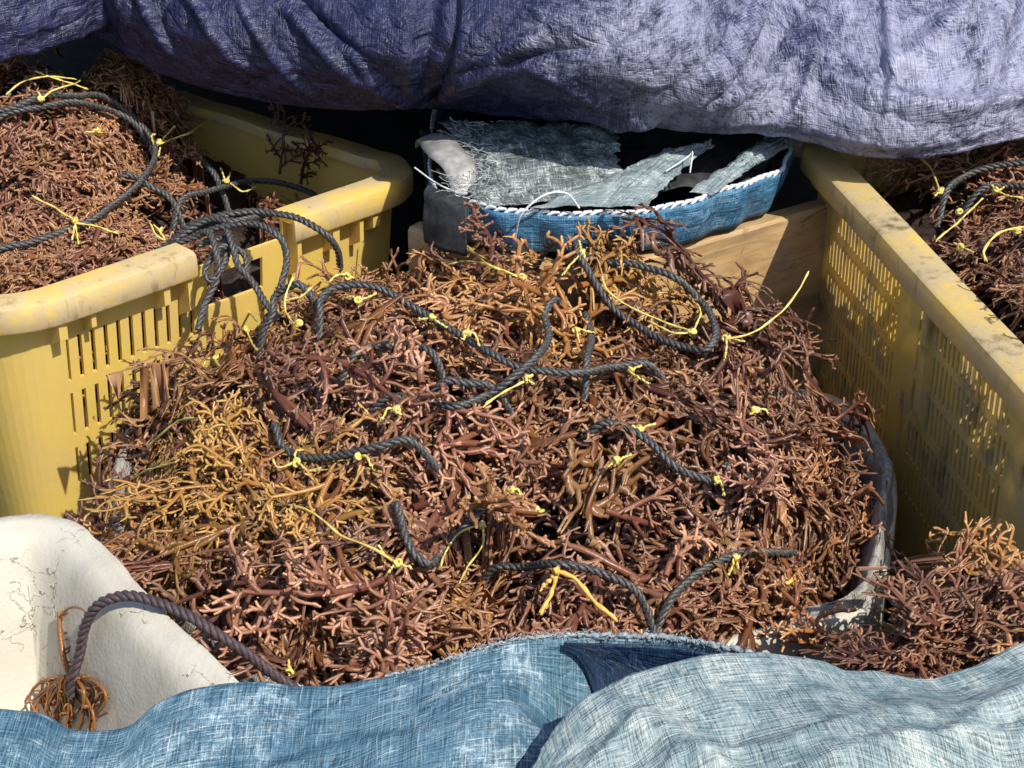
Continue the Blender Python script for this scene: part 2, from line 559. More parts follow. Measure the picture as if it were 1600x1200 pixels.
# ------------------------------------------------------------------ seaweed fronds
def make_frond(r, L=.12, n1=9, spread=1.0, thick=1.0, flat=.25):
    mb = MB()
    def grow(p0, d, length, rad, level, t0):
        m = {0: 9, 1: 7, 2: 5, 3: 3}[level]
        pts = [p0]
        dd = d.copy()
        bend = r.normal(0, 1, 3)*np.array([1, 1, .7])*{0: .15, 1: .21, 2: .27, 3: .3}[level]
        for i in range(m-1):
            dd = dd+bend+r.normal(0, .05, 3)
            dd /= np.linalg.norm(dd)
            pts.append(pts[-1]+dd*length/(m-1))
        pts = np.array(pts)
        s = np.linspace(0, 1, m)
        end = {0: .66, 1: .72, 2: .74, 3: .85}[level]
        rr = rad*(1-(1-end)*s)*(1+r.normal(0, .07, m))
        rr[-1] *= .74
        k = {0: 6, 1: 5, 2: 4, 3: 4}[level]
        V, F = tube(pts, rr, k)
        tipv = np.clip(t0+(s*.35), 0, 1)
        A = np.zeros((len(V), 3))
        A[:, 1] = np.repeat(tipv, k)
        mb.add(V, F, A)
        if level == 3:
            return
        nb = {0: n1, 1: r.integers(5, 8), 2: r.integers(2, 5)}[level]
        for j in range(nb):
            f = (j+.8+r.uniform(-.3, .2))/nb
            fork = level > 0 and j >= nb-2
            if fork:
                f = 1. if j == nb-1 else .96
            f = min(max(f, .08), 1.)
            q = f*(m-1)
            i = min(int(q), m-2)
            pp = pts[i]+(pts[i+1]-pts[i])*min(q-i, .97)
            tt = pts[i+1]-pts[i]
            tt /= np.linalg.norm(tt)
            side = np.cross(np.array([0, 0, 1.]), tt)
            side /= np.linalg.norm(side)+1e-9
            a = (j % 2*2-1)*(r.uniform(.3, .6) if fork else r.uniform(.45, .95))*spread
            nd = tt*math.cos(a)+side*math.sin(a)+np.array([0, 0, 1])*r.normal(.10, flat)
            nd /= np.linalg.norm(nd)
            ll = {0: L*r.uniform(.26, .48)*(1.15-.5*f), 1: r.uniform(.011, .027)*L/.14, 2: r.uniform(.005, .011)*L/.14}[level]
            rd = {0: .0022, 1: .0017, 2: .00135}[level]*thick
            grow(pp, nd, ll, rd*r.uniform(.85, 1.1), level+1, (level+1)*.22)
    grow(np.zeros(3), np.array([1., 0, .05]), L, .0026*thick, 0, 0.)
    V = np.concatenate(mb.V)
    V[:, 0] -= L*.45
    return V, np.concatenate(mb.F), np.concatenate(mb.A)

PROTO = [make_frond(rng, L=rng.uniform(.11, .16), n1=int(rng.integers(8, 12)), spread=rng.uniform(.8, 1.1), thick=rng.uniform(1.0, 1.35)) for _ in range(22)]

def orient(n, az, pitch, roll):
    n = n/np.linalg.norm(n)
    x = np.array([math.cos(az), math.sin(az), 0])
    x = x-n*(x@n)
    x /= np.linalg.norm(x)
    y = np.cross(n, x)
    x2 = x*math.cos(pitch)+n*math.sin(pitch)
    z2 = np.cross(x2, y)
    y2 = y*math.cos(roll)+z2*math.sin(roll)
    z3 = np.cross(x2, y2)
    return np.stack([x2, y2, z3], 1)

def gold_at(px, py):
    g_ = .25
    for cx, cy, sx, sy, a in [(370, 770, 120, 60, .75), (230, 800, 60, 60, .5), (480, 700, 90, 60, .4), (1000, 450, 110, 50, .55), (770, 450, 140, 50, .35),
                              (1430, 890, 90, 50, .75), (480, 570, 60, 70, .3), (890, 900, 50, 30, .5), (1300, 1010, 120, 40, .4), (1520, 960, 130, 70, .4),
                              (560, 395, 90, 30, .4), (60, 410, 60, 40, .25), (1060, 630, 50, 25, .3), (330, 620, 80, 60, .25)]:
        g_ += a*math.exp(-((px-cx)/sx)**2-((py-cy)/sy)**2)
    return g_

def project(P):
    v = P-CAM
    f = v@FW
    return 800+FPX*(v@RT)/f, 600-FPX*(v@UP)/f

def heap(name, h, region, count, depth, ok, label, group=None, droop=True, scale=(.8, 1.1), lift=.004, cap=.028, keep=None, gap=1.):
    (x0, x1), (y0, y1) = region
    mb = MB()
    k = 0
    tries = 0
    clump = None
    while k < count and tries < count*60:
        tries += 1
        top = k > count*.25
        if not top or clump is None or clump[3] <= 0:
            x, y = rng.uniform(x0, x1), rng.uniform(y0, y1)
            if not ok(x, y) or (float(vnoise(x*11, y*11, 0, 55)) > .20 and (top or rng.random() < .85)):
                continue
            qx, qy = project(np.array([x, y, float(h(x, y))]))
            clump = [x, y, rng.uniform(0, 6.28), int(rng.integers(5, 9)), np.clip(gold_at(qx, qy)+rng.normal(0, .14), 0, 1), rng.uniform(.05, .8), rng.uniform(-.004, .034)*gap]
        if top:
            x, y = clump[0]+rng.normal(0, .006), clump[1]+rng.normal(0, .006)
            clump[2] += 2*math.pi/7+rng.normal(0, .35)
            clump[3] -= 1
        e = .02
        zx = (h(x+e, y)-h(x-e, y))/(2*e)
        zy = (h(x, y+e)-h(x, y-e))/(2*e)
        n = np.array([-float(zx), -float(zy), 1.])
        sl = math.hypot(n[0], n[1])
        z = float(h(x, y))+(clump[6] if top else -rng.uniform(.2, 1)*depth)+lift
        if top:
            az = clump[2]
            if droop and sl > .25:      # hang down the slope rather than up it
                dn = math.atan2(n[1], n[0])
                dlt = (az-dn+math.pi) % (2*math.pi)-math.pi
                az = dn+dlt*.62
            pitch = rng.normal(.34, .22)
        elif droop and sl > .5 and rng.random() < .65:
            az = math.atan2(n[1], n[0])+rng.normal(0, .6)
            pitch = rng.normal(.25, .25)
        else:
            az = rng.uniform(0, 2*math.pi)
            pitch = rng.normal(.15, .38)
        R = orient(n, az, pitch, rng.normal(0, .28 if top else .5))
        V, F, A = PROTO[rng.integers(len(PROTO))]
        s = rng.uniform(*scale)
        flip = 1 if rng.random() < .5 else -1
        Vv = V*np.array([1, flip, 1])*s
        # curl the frond so that it settles on the heap
        Vv = Vv.copy()
        if top:
            Vv[:, 0] -= V[:, 0].min()*s
            c = rng.uniform(3.0, 6.5)
        else:
            c = rng.uniform(-2.0, 4.0)
        Vv[:, 2] -= c*(Vv[:, 0]**2+.6*Vv[:, 1]**2)
        P = Vv@R.T + np.array([x, y, z])
        hh = np.maximum(h(P[:, 0], P[:, 1]), z-.035)+cap
        P[:, 2] = np.where(P[:, 2] > hh, hh+(P[:, 2]-hh)*.55, P[:, 2])
        if keep is not None:
            P2 = keep(P)
            if (np.abs(P2-P).max(1) > .004).mean() > .03:
                continue
            P = P2
        cz = ceiling(P)
        ex = np.percentile(P[:, 2]-cz, 96)
        if ex > .065 and rng.random() < .5:
            continue
        P[:, 2] -= min(max(ex, 0), .08)
        soft = .0 if rng.random() < .7 else .006
        P[:, 2] = np.where(P[:, 2] > cz+soft, cz+(P[:, 2]-cz)*.35, P[:, 2])
        P[:, 2] = np.maximum(P[:, 2], -.03)
        A = A.copy()
        A[:, 0] = np.clip(clump[4]+rng.normal(0, .06), 0, 1)
        A[:, 2] = np.clip(clump[5]+rng.normal(0, .1), 0, 1)
        mb.add(P, F if flip > 0 else F[:, ::-1], A)
        k += 1
    # the dense inside of the heap
    o = mb.build(name, M_WEED, attr=True)
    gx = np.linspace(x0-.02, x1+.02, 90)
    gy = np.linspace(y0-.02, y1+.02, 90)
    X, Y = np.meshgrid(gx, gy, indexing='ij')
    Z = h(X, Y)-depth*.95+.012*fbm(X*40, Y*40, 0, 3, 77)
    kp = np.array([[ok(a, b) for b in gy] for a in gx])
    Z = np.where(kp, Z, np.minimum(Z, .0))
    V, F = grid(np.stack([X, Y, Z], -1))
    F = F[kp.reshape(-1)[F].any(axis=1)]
    o.data.materials.append(M_CORESHADE)
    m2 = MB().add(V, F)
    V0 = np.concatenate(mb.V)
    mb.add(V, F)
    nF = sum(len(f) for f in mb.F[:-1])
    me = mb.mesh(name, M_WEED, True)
    me.materials.append(M_CORESHADE)
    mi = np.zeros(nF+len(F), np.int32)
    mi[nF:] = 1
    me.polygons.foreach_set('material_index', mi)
    o.data = me
    return tag(o, label, 'seaweed', group, 'stuff')

NL = np.array([U45[1], -U45[0]])            # outward normal of the left crate's near side
def out_left(x, y):
    return (x-CL0[0])*NL[0]+(y-CL0[1])*NL[1]

def ok_mid(x, y):
    dx, dy = (x+.05)/.375, (y/.345 if y < 0 else y/.50)
    if dx*dx+dy*dy > .90:
        return False
    if (x-.18)*.23+(y-.235)*.13 > 0 and x > .10:
        return False
    if out_left(x, y) < .07:
        return False
    # in front of the wooden box
    if y > .205+.64*(x-.066)-.015 and x > .066:
        return False
    if y > .205-.716*(x-.066)-.015 and -.12 < x <= .066:
        return False
    return True

def ok_left(x, y):
    d = np.array([x, y])-CL0
    a = out_left(x, y)
    A = np.array([[U45[0], VL[0]], [U45[1], VL[1]]])
    s, t = np.linalg.solve(A, d)
    return .085 < s < .60 and .075 < t < .50

CR0 = np.array([.475, -.30])
UR = np.array([-.155, .985])
UR /= np.linalg.norm(UR)
NR = np.array([UR[1], -UR[0]])
LUR, LVR = .80, .46
def ok_right(x, y):
    d = np.array([x, y])-CR0
    s, t = d@UR, d@NR
    return .08 < s < LUR-.08 and .075 < t < LVR-.05

def ok_near(x, y):
    if y > -.31 and x > .455-.157*(y+.17)-.03:
        return False
    return (x-.54)**2/.17**2+(y+.28)**2/.13**2 < 1 or (x-.475)**2/.14**2+(y+.39)**2/.055**2 < 1

# ------------------------------------------------------------------ crates
def arc_path(C, u, v, Lu, Lv, rad, inset, brk):
    """closed rounded path of columns (x, y, nx, ny, side, t). brk[side] = extra break distances"""
    cs = [C, C+u*Lu, C+u*Lu+v*Lv, C+v*Lv]
    dirs = [u, v, -u, -v]
    lens = [Lu, Lv, Lu, Lv]
    nrm = [-v+u*(u@v), u-v*(u@v)]
    nrm = [q/np.linalg.norm(q) for q in nrm]
    nrm = [nrm[0], nrm[1], -nrm[0], -nrm[1]]
    cols = []
    for k in range(4):
        L = lens[k]
        ts = sorted(set([rad, L-rad]+[b for b in brk.get(k, []) if rad < b < L-rad]+list(np.linspace(rad, L-rad, 9))))
        for t_ in ts:
            p = cs[k]+dirs[k]*t_-nrm[k]*inset
            cols.append((p, nrm[k], k, t_))
        # corner as a quadratic blend
        a = cs[k]+dirs[k]*(L-rad)-nrm[k]*inset
        k2 = (k+1) % 4
        b = cs[k2]+dirs[k2]*rad-nrm[k2]*inset
        # inner corner point
        c = cs[k2] - (nrm[k]+nrm[k2])*inset/(1+nrm[k]@nrm[k2])
        for w in np.linspace(0, 1, 12)[1:-1]:
            q = (1-w)**2*a+2*w*(1-w)*c+w*w*b
            q = q*.75+(a*(1-w)+b*w)*.0+c*0+.25*((1-w)**2*a+2*w*(1-w)*c+w*w*b)
            n = nrm[k]*(1-w)+nrm[k2]*w
            cols.append((q, n/np.linalg.norm(n), 10+k, w))
    return cols

def crate(label, C, u, v, Lu, Lv, z0, zr, rad, slots, gussets, mat, taper=.03, gap=None, win=None):
    """slots: {side: [(t0, t1, z0, z1), ...]}"""
    root = thing('fish_crate', (*(C+u*Lu/2+v*Lv/2), z0), label, 'crate')
    brk = {}
    for k, sl_ in slots.items():
        brk.setdefault(k, []).extend([q for s_ in sl_ for q in s_[:2]])
    if gap:
        brk.setdefault(gap[0], []).extend([gap[1], gap[2], gap[1]+.02, gap[2]-.02, gap[1]+.03, gap[2]-.03])
    cols = arc_path(C, u, v, Lu, Lv, rad, .024, brk)
    zs = sorted(set([z0, zr-.006, z0+.02]+[q for sl_ in slots.values() for s_ in sl_ for q in s_[2:]]+([zr-.03, zr-.045, zr-.085] if gap else [])))
    n = len(cols)
    V = []
    for (p, nn, k, t_) in cols:
        for z in zs:
            q = p-nn*taper*(zr-z)/(zr-z0)
            V.append((q[0], q[1], z))
    nz = len(zs)
    F = []
    for i in range(n):
        j = (i+1) % n
        ka, ta = cols[i][2:]
        kb, tb = cols[j][2:]
        for m in range(nz-1):
            hole = False
            zm = (zs[m]+zs[m+1])/2
            if ka == kb and ka in slots:
                tm = (ta+tb)/2
                for (a, b, c, d) in slots[ka]:
                    if a < tm < b and c < zm < d:
                        hole = True
            if gap and ka == kb == gap[0]:
                tm = (ta+tb)/2
                if gap[1] < tm < gap[2]:
                    if zm > zr-.03:
                        hole = True
                    if gap[1]+.03 < tm < gap[2]-.03 and zr-.085 < zm < zr-.045:
                        hole = True
            if not hole:
                F.append((i*nz+m, j*nz+m, j*nz+m+1, i*nz+m+1))
    mb = MB().add(V, F)
    o = mb.build('crate_wall', mat, root, smooth=False)
    md = o.modifiers.new('solid', 'SOLIDIFY')
    md.thickness = .0045
    md.offset = -1
    # floor
    fb = MB()
    c0 = np.mean([c[0] for c in cols], axis=0)
    ring = [(*(c[0]-c[1]*(taper+.006)), z0+.012) for c in cols]
    V = ring+[(c0[0], c0[1], z0+.012)]
    fb.add(V, [(i, (i+1) % n, n, n) for i in range(0, 0)] or [(i, (i+1) % n, (i+1) % n, n) for i in range(n)])
    me = bpy.data.meshes.new('crate_floor')
    me.from_pydata([tuple(map(float, q)) for q in V], [], [(i, (i+1) % n, n) for i in range(n)])
    me.materials.append(mat)
    fo = bpy.data.objects.new('crate_floor', me)
    COL.objects.link(fo)
    fo.parent = root
    fo.matrix_parent_inverse = PINV[root.name]
    # rim: a rolled flange swept round the top
    prof = [(-.020, -.001), (-.017, .003), (.016, .003), (.021, 0), (.0225, -.005), (.0225, -.025), (.0205, -.028), (.018, -.026), (.017, -.006), (-.016, -.006), (-.016, -.010), (-.020, -.010)]
    rc = arc_path(C, u, v, Lu, Lv, rad, .0225, {gap[0]: [gap[1], gap[2]]} if gap else {})
    if gap:
        i1 = [i for i, c in enumerate(rc) if c[2] == gap[0] and abs(c[3]-gap[2]) < 1e-6][0]
        i0 = [i for i, c in enumerate(rc) if c[2] == gap[0] and abs(c[3]-gap[1]) < 1e-6][0]
        seq = [(i1+q) % len(rc) for q in range((i0-i1) % len(rc)+1)]
        closed = False
    else:
        seq = list(range(len(rc)))
        closed = True
    V, F = [], []
    K = len(prof)
    for si, i in enumerate(seq):
        p, nn = rc[i][0], rc[i][1]
        wob = .0012*math.sin(si*1.7)+.001*math.sin(si*.63)
        for (a, b) in prof:
            q = p+nn*(a+wob)
            V.append((q[0], q[1], zr+b+wob*.6))
    m = len(seq)
    for i in range(m if closed else m-1):
        j = (i+1) % m
        for k in range(K):
            k2 = (k+1) % K
            F.append((i*K+k, i*K+k2, j*K+k2, j*K+k))
    if not closed:
        for e in (0, m-1):
            F.append((e*K+0, e*K+1, e*K+2, e*K+9))
            F.append((e*K+2, e*K+3, e*K+4, e*K+8))
            F.append((e*K+4, e*K+5, e*K+7, e*K+8))
    ro = MB().add(V, F).build('rim', M_RIM, root)
    try:
        for pl in ro.data.polygons:
            pl.use_smooth = True
        ro.data.set_sharp_from_angle(angle=math.radians(40))
    except Exception:
        pass
    # gussets below the rim
    for (k, t_, w, hgt, dep) in gussets:
        cs = [C, C+u*Lu, C+u*Lu+v*Lv, C+v*Lv]
        dd = [u, v, -u, -v][k]
        nr = [-v+u*(u@v), u-v*(u@v), v-u*(u@v), -u+v*(u@v)][k]
        nr = nr/np.linalg.norm(nr)
        p = cs[k]+dd*t_-nr*.026
        gm = MB()
        P0, P1 = p-dd*w/2, p+dd*w/2
        d2 = dep
        V = [(*P0, zr-.006), (*(P0+nr*(.006+d2)), zr-.006), (*(P0+nr*(.004+d2)), zr-hgt*.8), (*(P0+nr*.000-nr*taper*hgt/.3), zr-hgt),
             (*P1, zr-.006), (*(P1+nr*(.006+d2)), zr-.006), (*(P1+nr*(.004+d2)), zr-hgt*.8), (*(P1+nr*.000-nr*taper*hgt/.3), zr-hgt)]
        gm.add(V, [(0, 1, 2, 3), (7, 6, 5, 4), (1, 5, 6, 2), (2, 6, 7, 3), (0, 4, 5, 1), (0, 3, 7, 4)])
        go = gm.build('gusset', mat, root, smooth=False)
    return root

# left crate
sl0 = []
for j in range(11):
    t0_ = .103+j*.0165
    for (a, b) in ((.186, .240), (.116, .170), (.050, .098)):
        sl0.append((t0_, t0_+.0052, a, b))
sl1 = []
crate('yellow plastic crate on the left heaped with seaweed, handle gap in its rim', CL0, U45, VL, .645, .575, -.09, .30, .105, {0: sl0},
      [(0, .092, .010, .062, .014), (0, .130, .006, .058, .014), (0, .225, .008, .065, .014), (0, .256, .006, .085, .014), (0, .413, .006, .085, .014), (0, .47, .010, .07, .014), (0, .510, .006, .075, .014), (0, .535, .012, .06, .014)],
      M_YEL, taper=.035, gap=(0, .263, .403))
# right crate
slr = []
def rowsr(t):
    return ((.262, .300), (.212, .252), (.160, .202), (.108, .150), (.062, .098))
tt = .175
while tt < .700:
    if not (.405 < tt < .462):
        for (a, b) in rowsr(tt):
            slr.append((LUR-tt-.0055+0, LUR-tt, a, b))
    tt += .0112
# side 0 of the right crate runs from its far corner towards the near one
CRF = CR0+UR*LUR
sl_far = [(.06+j*.014, .066+j*.014, a, b) for j in range(24) for (a, b) in ((.255, .305), (.195, .245), (.14, .18))]
slr2 = [(LUR-b, LUR-a, c, d) for (a, b, c, d) in slr]
crate('grimy yellow plastic crate on the right, shaded slotted side facing the mound', CRF, -UR, NR, LUR, LVR, -.09, .34, .055,
      {0: [(a, b, c, d) for (a, b, c, d) in [(LUR-q[1], LUR-q[0], q[2], q[3]) for q in slr2]], 3: sl_far},
      [(0, .075, .05, .055, .008), (0, .43, .012, .20, .004), (0, .655, .05, .06, .010)], M_YELD, taper=.006)

# ------------------------------------------------------------------ wooden box under the basin
wc = np.array([.066, .205])
wb = thing('wooden_box', (*wc, 0), 'weathered wooden plank box under the blue basin behind the mound', 'wooden box')
def plank(p0, p1, z0_, z1_, th, nrm_, parent, name='plank', seed=0):
    p0, p1 = np.array(p0), np.array(p1)
    L = np.linalg.norm(p1-p0)
    d = (p1-p0)/L
    nu = 14
    mb = MB()
    V, A = [], []
    hh = z1_-z0_
    for i in range(nu+1):
        s = i/nu
        wz = .002*math.sin(s*9+seed*2)
        for (a, b) in ((0, 0), (0, .004), (0, hh-.004), (.004, hh), (th-.004, hh), (th, hh-.004), (th, 0)):
            q = p0+d*L*s-nrm_*a+nrm_*.0012*math.sin(s*14+b*60+seed)
            V.append((q[0], q[1], z0_+b+wz))
            A.append((L*s+seed*3.1, b+seed*.7, a))
    F = []
    for i in range(nu):
        for k in range(7):
            k2 = (k+1) % 7
            F.append((i*7+k, (i+1)*7+k, (i+1)*7+k2, i*7+k2))
    for e in (0, nu):
        F += [(e*7, e*7+1, e*7+2, e*7+6), (e*7+2, e*7+3, e*7+4, e*7+5), (e*7+2, e*7+5, e*7+6, e*7+6)][:2]
        F.append((e*7+2, e*7+5, e*7+6, e*7+2))
    F = [f for f in F if len(set(f)) == 4]
    return mb.add(V, F, A).build(name, M_WOOD, parent, attr=True, smooth=False)
ur = np.array([math.cos(math.radians(32.6)), math.sin(math.radians(32.6))])
ul = np.array([-math.cos(math.radians(35.6)), math.sin(math.radians(35.6))])
nr_ = np.array([ur[1], -ur[0]])
nl_ = np.array([-ul[1], ul[0]])
for k, (a, b) in enumerate(((-.09, .098), (.101, .278))):
    plank(wc, wc+ur*.62, a, b, .028, nr_, wb, seed=k)
    plank(wc+ul*.001-nr_*.0, wc+ul*.235, a, b, .028, -nl_ if nl_[1] > 0 else nl_, wb, seed=k+5)

# ------------------------------------------------------------------ round blue basin with scraps of net
BC = np.array([.075, .515])
BR = .278
ZB0, ZB1 = .287, .340
bs = thing('basin', (*BC, ZB0), 'shallow round basin of blue woven cloth with stitched pale edge on the wooden box', 'basin')
ang = np.linspace(0, 2*math.pi, 161)
zz = np.linspace(0, 1, 10)
def squash(x, lim=-.088):        # the crate corner presses the left side of the basin in
    return np.where(x < lim, lim+(x-lim)*.12, x)
P = np.zeros((161, 10, 3))
rr_ = BR+.004*np.sin(ang*9)+.003*np.sin(ang*23+1)
for j, s in enumerate(zz):
    r_ = rr_-(.016*(1-s)**1.5)+.002*np.sin(ang*31+s*4)
    P[:, j, 0] = squash(BC[0]+r_*np.cos(ang))
    P[:, j, 1] = BC[1]+r_*np.sin(ang)
    P[:, j, 2] = ZB0+(ZB1-ZB0)*s+.003*np.sin(ang*5)*s
sheet('band', P[::-1], M_BAND, bs, .003)
pb = np.stack([squash(BC[0]+rr_*np.cos(ang)), BC[1]+rr_*np.sin(ang), ZB1+.003*np.sin(ang*5)+.001], -1)
# whipped edge: short slanted stitches
mb = MB()
dense = spline(pb, 420)
for i in range(0, 418, 3):
    a_, b_ = dense[i], dense[min(i+4, 419)]
    o_ = np.array([0, 0, .0035])
    mid = (a_+b_)/2+np.array([0, 0, .002])
    V, F = tube(np.array([a_-o_, mid, b_+o_*.8]), [.0014, .0027, .0014], 6)
    mb.add(V, F)
mb.build('stitched_edge', M_STRING, bs)
rr2 = np.linspace(0, 1, 8)
P = np.zeros((161, 8, 3))
for j, s in enumerate(rr2):
    P[:, j, 0] = squash(BC[0]+(BR-.018)*s*np.cos(ang), -.078)
    P[:, j, 1] = BC[1]+(BR-.018)*s*np.sin(ang)
    P[:, j, 2] = ZB0+.004
sheet('base', P, M_DARK, bs, 0)

def folds(A_, B_, lst):
    """sum of straight sharp-crested folds: (a, b, angle, length, width, height)"""
    r = np.zeros_like(A_)
    for a, b, an, ln, wd, am in lst:
        an = math.radians(an)
        wa = A_-a+.010*fbm(A_*12+a*9, B_*12, 0, 2, 5)
        wb2 = B_-b+.010*fbm(A_*12+b*7, B_*12, 0, 2, 6)
        u_ = wa*math.cos(an)+wb2*math.sin(an)
        v_ = -wa*math.sin(an)+wb2*math.cos(an)
        e = np.clip(1-(np.abs(u_)/ln)**2, 0, 1)
        r += am*np.clip(1-np.abs(v_)/(wd*(.35+.65*e)), 0, 1)**1.15*e
    return r

def patch(name, quad, nu, nv, mat, amp, freq, seed, sag=0., parent=None, fray=0., thick=.0012):
    """bilinear cloth between four 3D corners a b c d (a-b far edge, d-c near edge)"""
    a, b, c, d = [np.array(q, float) for q in quad]
    s = np.linspace(0, 1, nu)[:, None, None]
    t_ = np.linspace(0, 1, nv)[None, :, None]
    P = (a*(1-s)+b*s)*(1-t_)+(d*(1-s)+c*s)*t_
    P = P+0
    P[..., 2] += sag*4*(s*(1-s))[..., 0]*(np.sin(t_*math.pi))[..., 0]
    if fray:
        f = fbm(np.linspace(0, 14, nu), seed*1.3, 0, 3, seed)*fray
        P[:, :, 1] += f[:, None]*(1-t_[0, :, 0][None, :])
        f = fbm(np.linspace(0, 14, nv), seed*2.3, 0, 3, seed+3)*fray
        P[:, :, 0] += f[None, :]*(1-2*s[:, 0, 0][:, None])
    P = crumple(P, amp, freq, seed)
    return sheet(name, P, mat, parent, thick)

net = patch('grey_net', [at(690, 186, .385), at(960, 192, .385), at(980, 300, .345), at(745, 322, .345)], 130, 100, M_NET, .008, 18, 5, .012, fray=.014)
tag(net, 'crumpled pale grey netting lying in the blue basin left of centre', 'netting')
mb = MB()
for i in range(260):        # frayed threads along the left edge of the net
    px, py = 690+rng.uniform(0, 1)*60, 190+rng.uniform(0, 1)*120
    p = at(px+rng.uniform(-6, 60), py, .385-.03*(py-190)/120)
    q = p+np.array([rng.normal(-.005, .007), rng.normal(0, .007), rng.uniform(0, .006)])
    V, F = tube(spline([p, (p+q)/2+rng.normal(0, .002, 3), q], 5), .00035, 4)
    mb.add(V, F)
M_THREAD = simple('dull_thread', (.16, .18, .18), (.42, .45, .45), 200, .8)
tag(mb.build('frayed_threads', M_THREAD, net), kind='stuff')
cl1 = patch('pale_cloth', [at(1050, 235, .37), at(1115, 222, .37), at(1010, 318, .348), at(830, 324, .348)], 110, 130, M_PALECLOTH, .008, 15, 9, .015, fray=.006)
tag(cl1, 'pale torn cloth fold running to the near edge of the blue basin', 'cloth')
cl2 = patch('pale_cloth', [at(1200, 212, .362), at(1262, 212, .362), at(1110, 305, .347), at(1080, 296, .352)], 90, 90, M_PALECLOTH, .006, 18, 13, .012, fray=.005)
tag(cl2, 'pale folded cloth strip at the right side of the blue basin', 'cloth')
dk = patch('black_sack', [at(655, 195, .35), at(1230, 195, .36), at(1180, 290, .325), at(672, 330, .325)], 90, 50, M_DARK, .012, 9, 17, .0)
tag(dk, 'black crumpled sacking at the bottom of the blue basin', 'sack')
dr = [at(662, 300, .350), at(694, 313, .350), at(728, 322, .348)]
e_ = spline(dr, 40)
P = np.zeros((40, 16, 3))
for j, q in enumerate(np.linspace(-.4, 1, 16)):
    P[:, j] = e_+(np.array([.01, .05, .0])*(-q) if q < 0 else np.array([0, -.010*math.sin(min(q*3, 1.57)), -.058*q]))
P = crumple(P, .003, 25, 19)
tag(sheet('black_drape', P, M_DARK, None, .0015), 'black sacking hanging over the left front edge of the blue basin', 'sack')
sp_ = [at(664, 226, .345), at(674, 214, .37), at(694, 235, .38), at(718, 262, .37), at(726, 310, .342)]
sc_ = spline(sp_, 40)
P = np.zeros((40, 6, 3))
for j in range(6):
    P[:, j] = sc_+np.array([.030, .010, .004])*(j/5-.5)*(.8+.5*np.sin(np.linspace(0, 3, 40)))[:, None]
    P[:, j, 2] += .004*math.sin(j/5*math.pi)
st = sheet('grey_strap', P, M_STRAP, None, .002)
tag(st, 'bent grey plastic strap arching over the left end of the basin', 'strap')
def string(pts, lab, r=.0012):
    V, F = tube(spline(pts, 30), r, 6)
    return tag(MB().add(V, F).build('loose_string', M_STRING), lab, 'string')
string([at(805, 372, .315), at(815, 335, .35), at(850, 305, .37), at(885, 302, .37), at(905, 325, .35)], 'white string looped over the near edge of the blue basin')
string([at(648, 262, .36), at(680, 285, .355), at(712, 300, .35), at(730, 302, .35)], 'thin white string lying under the grey strap', .0010)
string([at(1040, 268, .365), at(1075, 245, .375), at(1082, 238, .38), at(1078, 270, .36)], 'short pale string on the black sacking in the basin', .0009)

# ------------------------------------------------------------------ central white foam tray with a grey sack liner
def loop_pts(pts, n):
    p = np.array(pts)
    e = np.vstack([p[-3:], p, p[:3]])
    q = spline(e, n*3)
    # cut to exactly one turn
    d = np.linalg.norm(q-p[0], axis=1)
    a = int(np.argmin(d[:len(d)//2]))
    b = len(d)//2+int(np.argmin(d[len(d)//2:]))
    r = q[a:b+1]
    idx = np.linspace(0, len(r)-1, n).round().astype(int)
    r = r[idx]
    r[-1] = r[0]
    return r
ZF = .13
fr = [at(1345, 957, ZF), at(1160, 1003, ZF), at(900, 1080, ZF-.01), at(620, 1110, ZF-.02), at(400, 1060, ZF-.02), at(235, 940, ZF-.01), at(175, 850, ZF), np.array([-.42, .06, ZF]), np.array([-.30, .18, ZF]), np.array([-.05, .19, ZF]),
      np.array([.20, .22, ZF]), np.array([.375, .20, ZF]), at(1395, 720, ZF), at(1392, 860, ZF)]
ft = thing('foam_tray', (0, -.05, 0), 'white foam tray under the central mound, corner showing at the lower right', 'foam tray')
path = loop_pts(fr, 120)
cen = path.mean(0)
prof = [(1.0, -.09), (1.0, ZF-.006), (.992, ZF), (.955, ZF), (.945, ZF-.006), (.93, .02), (.0, .02)]
P = np.zeros((120, len(prof), 3))
for j, (s, z) in enumerate(prof):
    P[:, j, :2] = cen[:2]+(path[:, :2]-cen[:2])*s
    P[:, j, 2] = z+(path[:, 2]-ZF)*(z/ZF)
V, F = grid(P)
MB().add(V, F).build('tray_shell', M_FOAM, ft)
# sack liner: up the inside, out over the edge
sk = [at(1330, 930, .145), at(1180, 985, .12), at(900, 1075, .11), at(640, 1098, .11), at(480, 1075, .12), at(350, 1010, .125), at(250, 925, .13), at(195, 850, .15), np.array([-.41, .05, .17]), np.array([-.29, .17, .17]), np.array([-.04, .17, .17]),
      np.array([.18, .2, .17]), at(1260, 640, .16), at(1372, 700, .165), at(1382, 790, .16), at(1365, 880, .15)]
path = loop_pts(sk, 220)
nu = 220
prof = [(1.035, -.085), (1.03, -.055), (1.022, -.025), (1.012, -.006), (1.0, .002), (.985, -.004), (.965, -.02), (.945, -.045), (.92, -.075)]
P = np.zeros((nu, 40, 3))
pj = spline([(a, b, 0) for a, b in prof], 40)
wig = fbm(np.linspace(0, 20, nu), 1.3, 0, 3, 4)
wig[-20:] = wig[-20:]*(1-np.linspace(0, 1, 20))+wig[:20]*np.linspace(0, 1, 20)
for j in range(40):
    P[:, j, :2] = cen[:2]+(path[:, :2]-cen[:2])*(pj[j, 0]+.018*wig*(j/40))[:, None]
    P[:, j, 2] = path[:, 2]+pj[j, 1]+.008*wig
P[:, :, 2] = np.maximum(P[:, :, 2], .01)
P = crumple(P, .006, 18, 3)
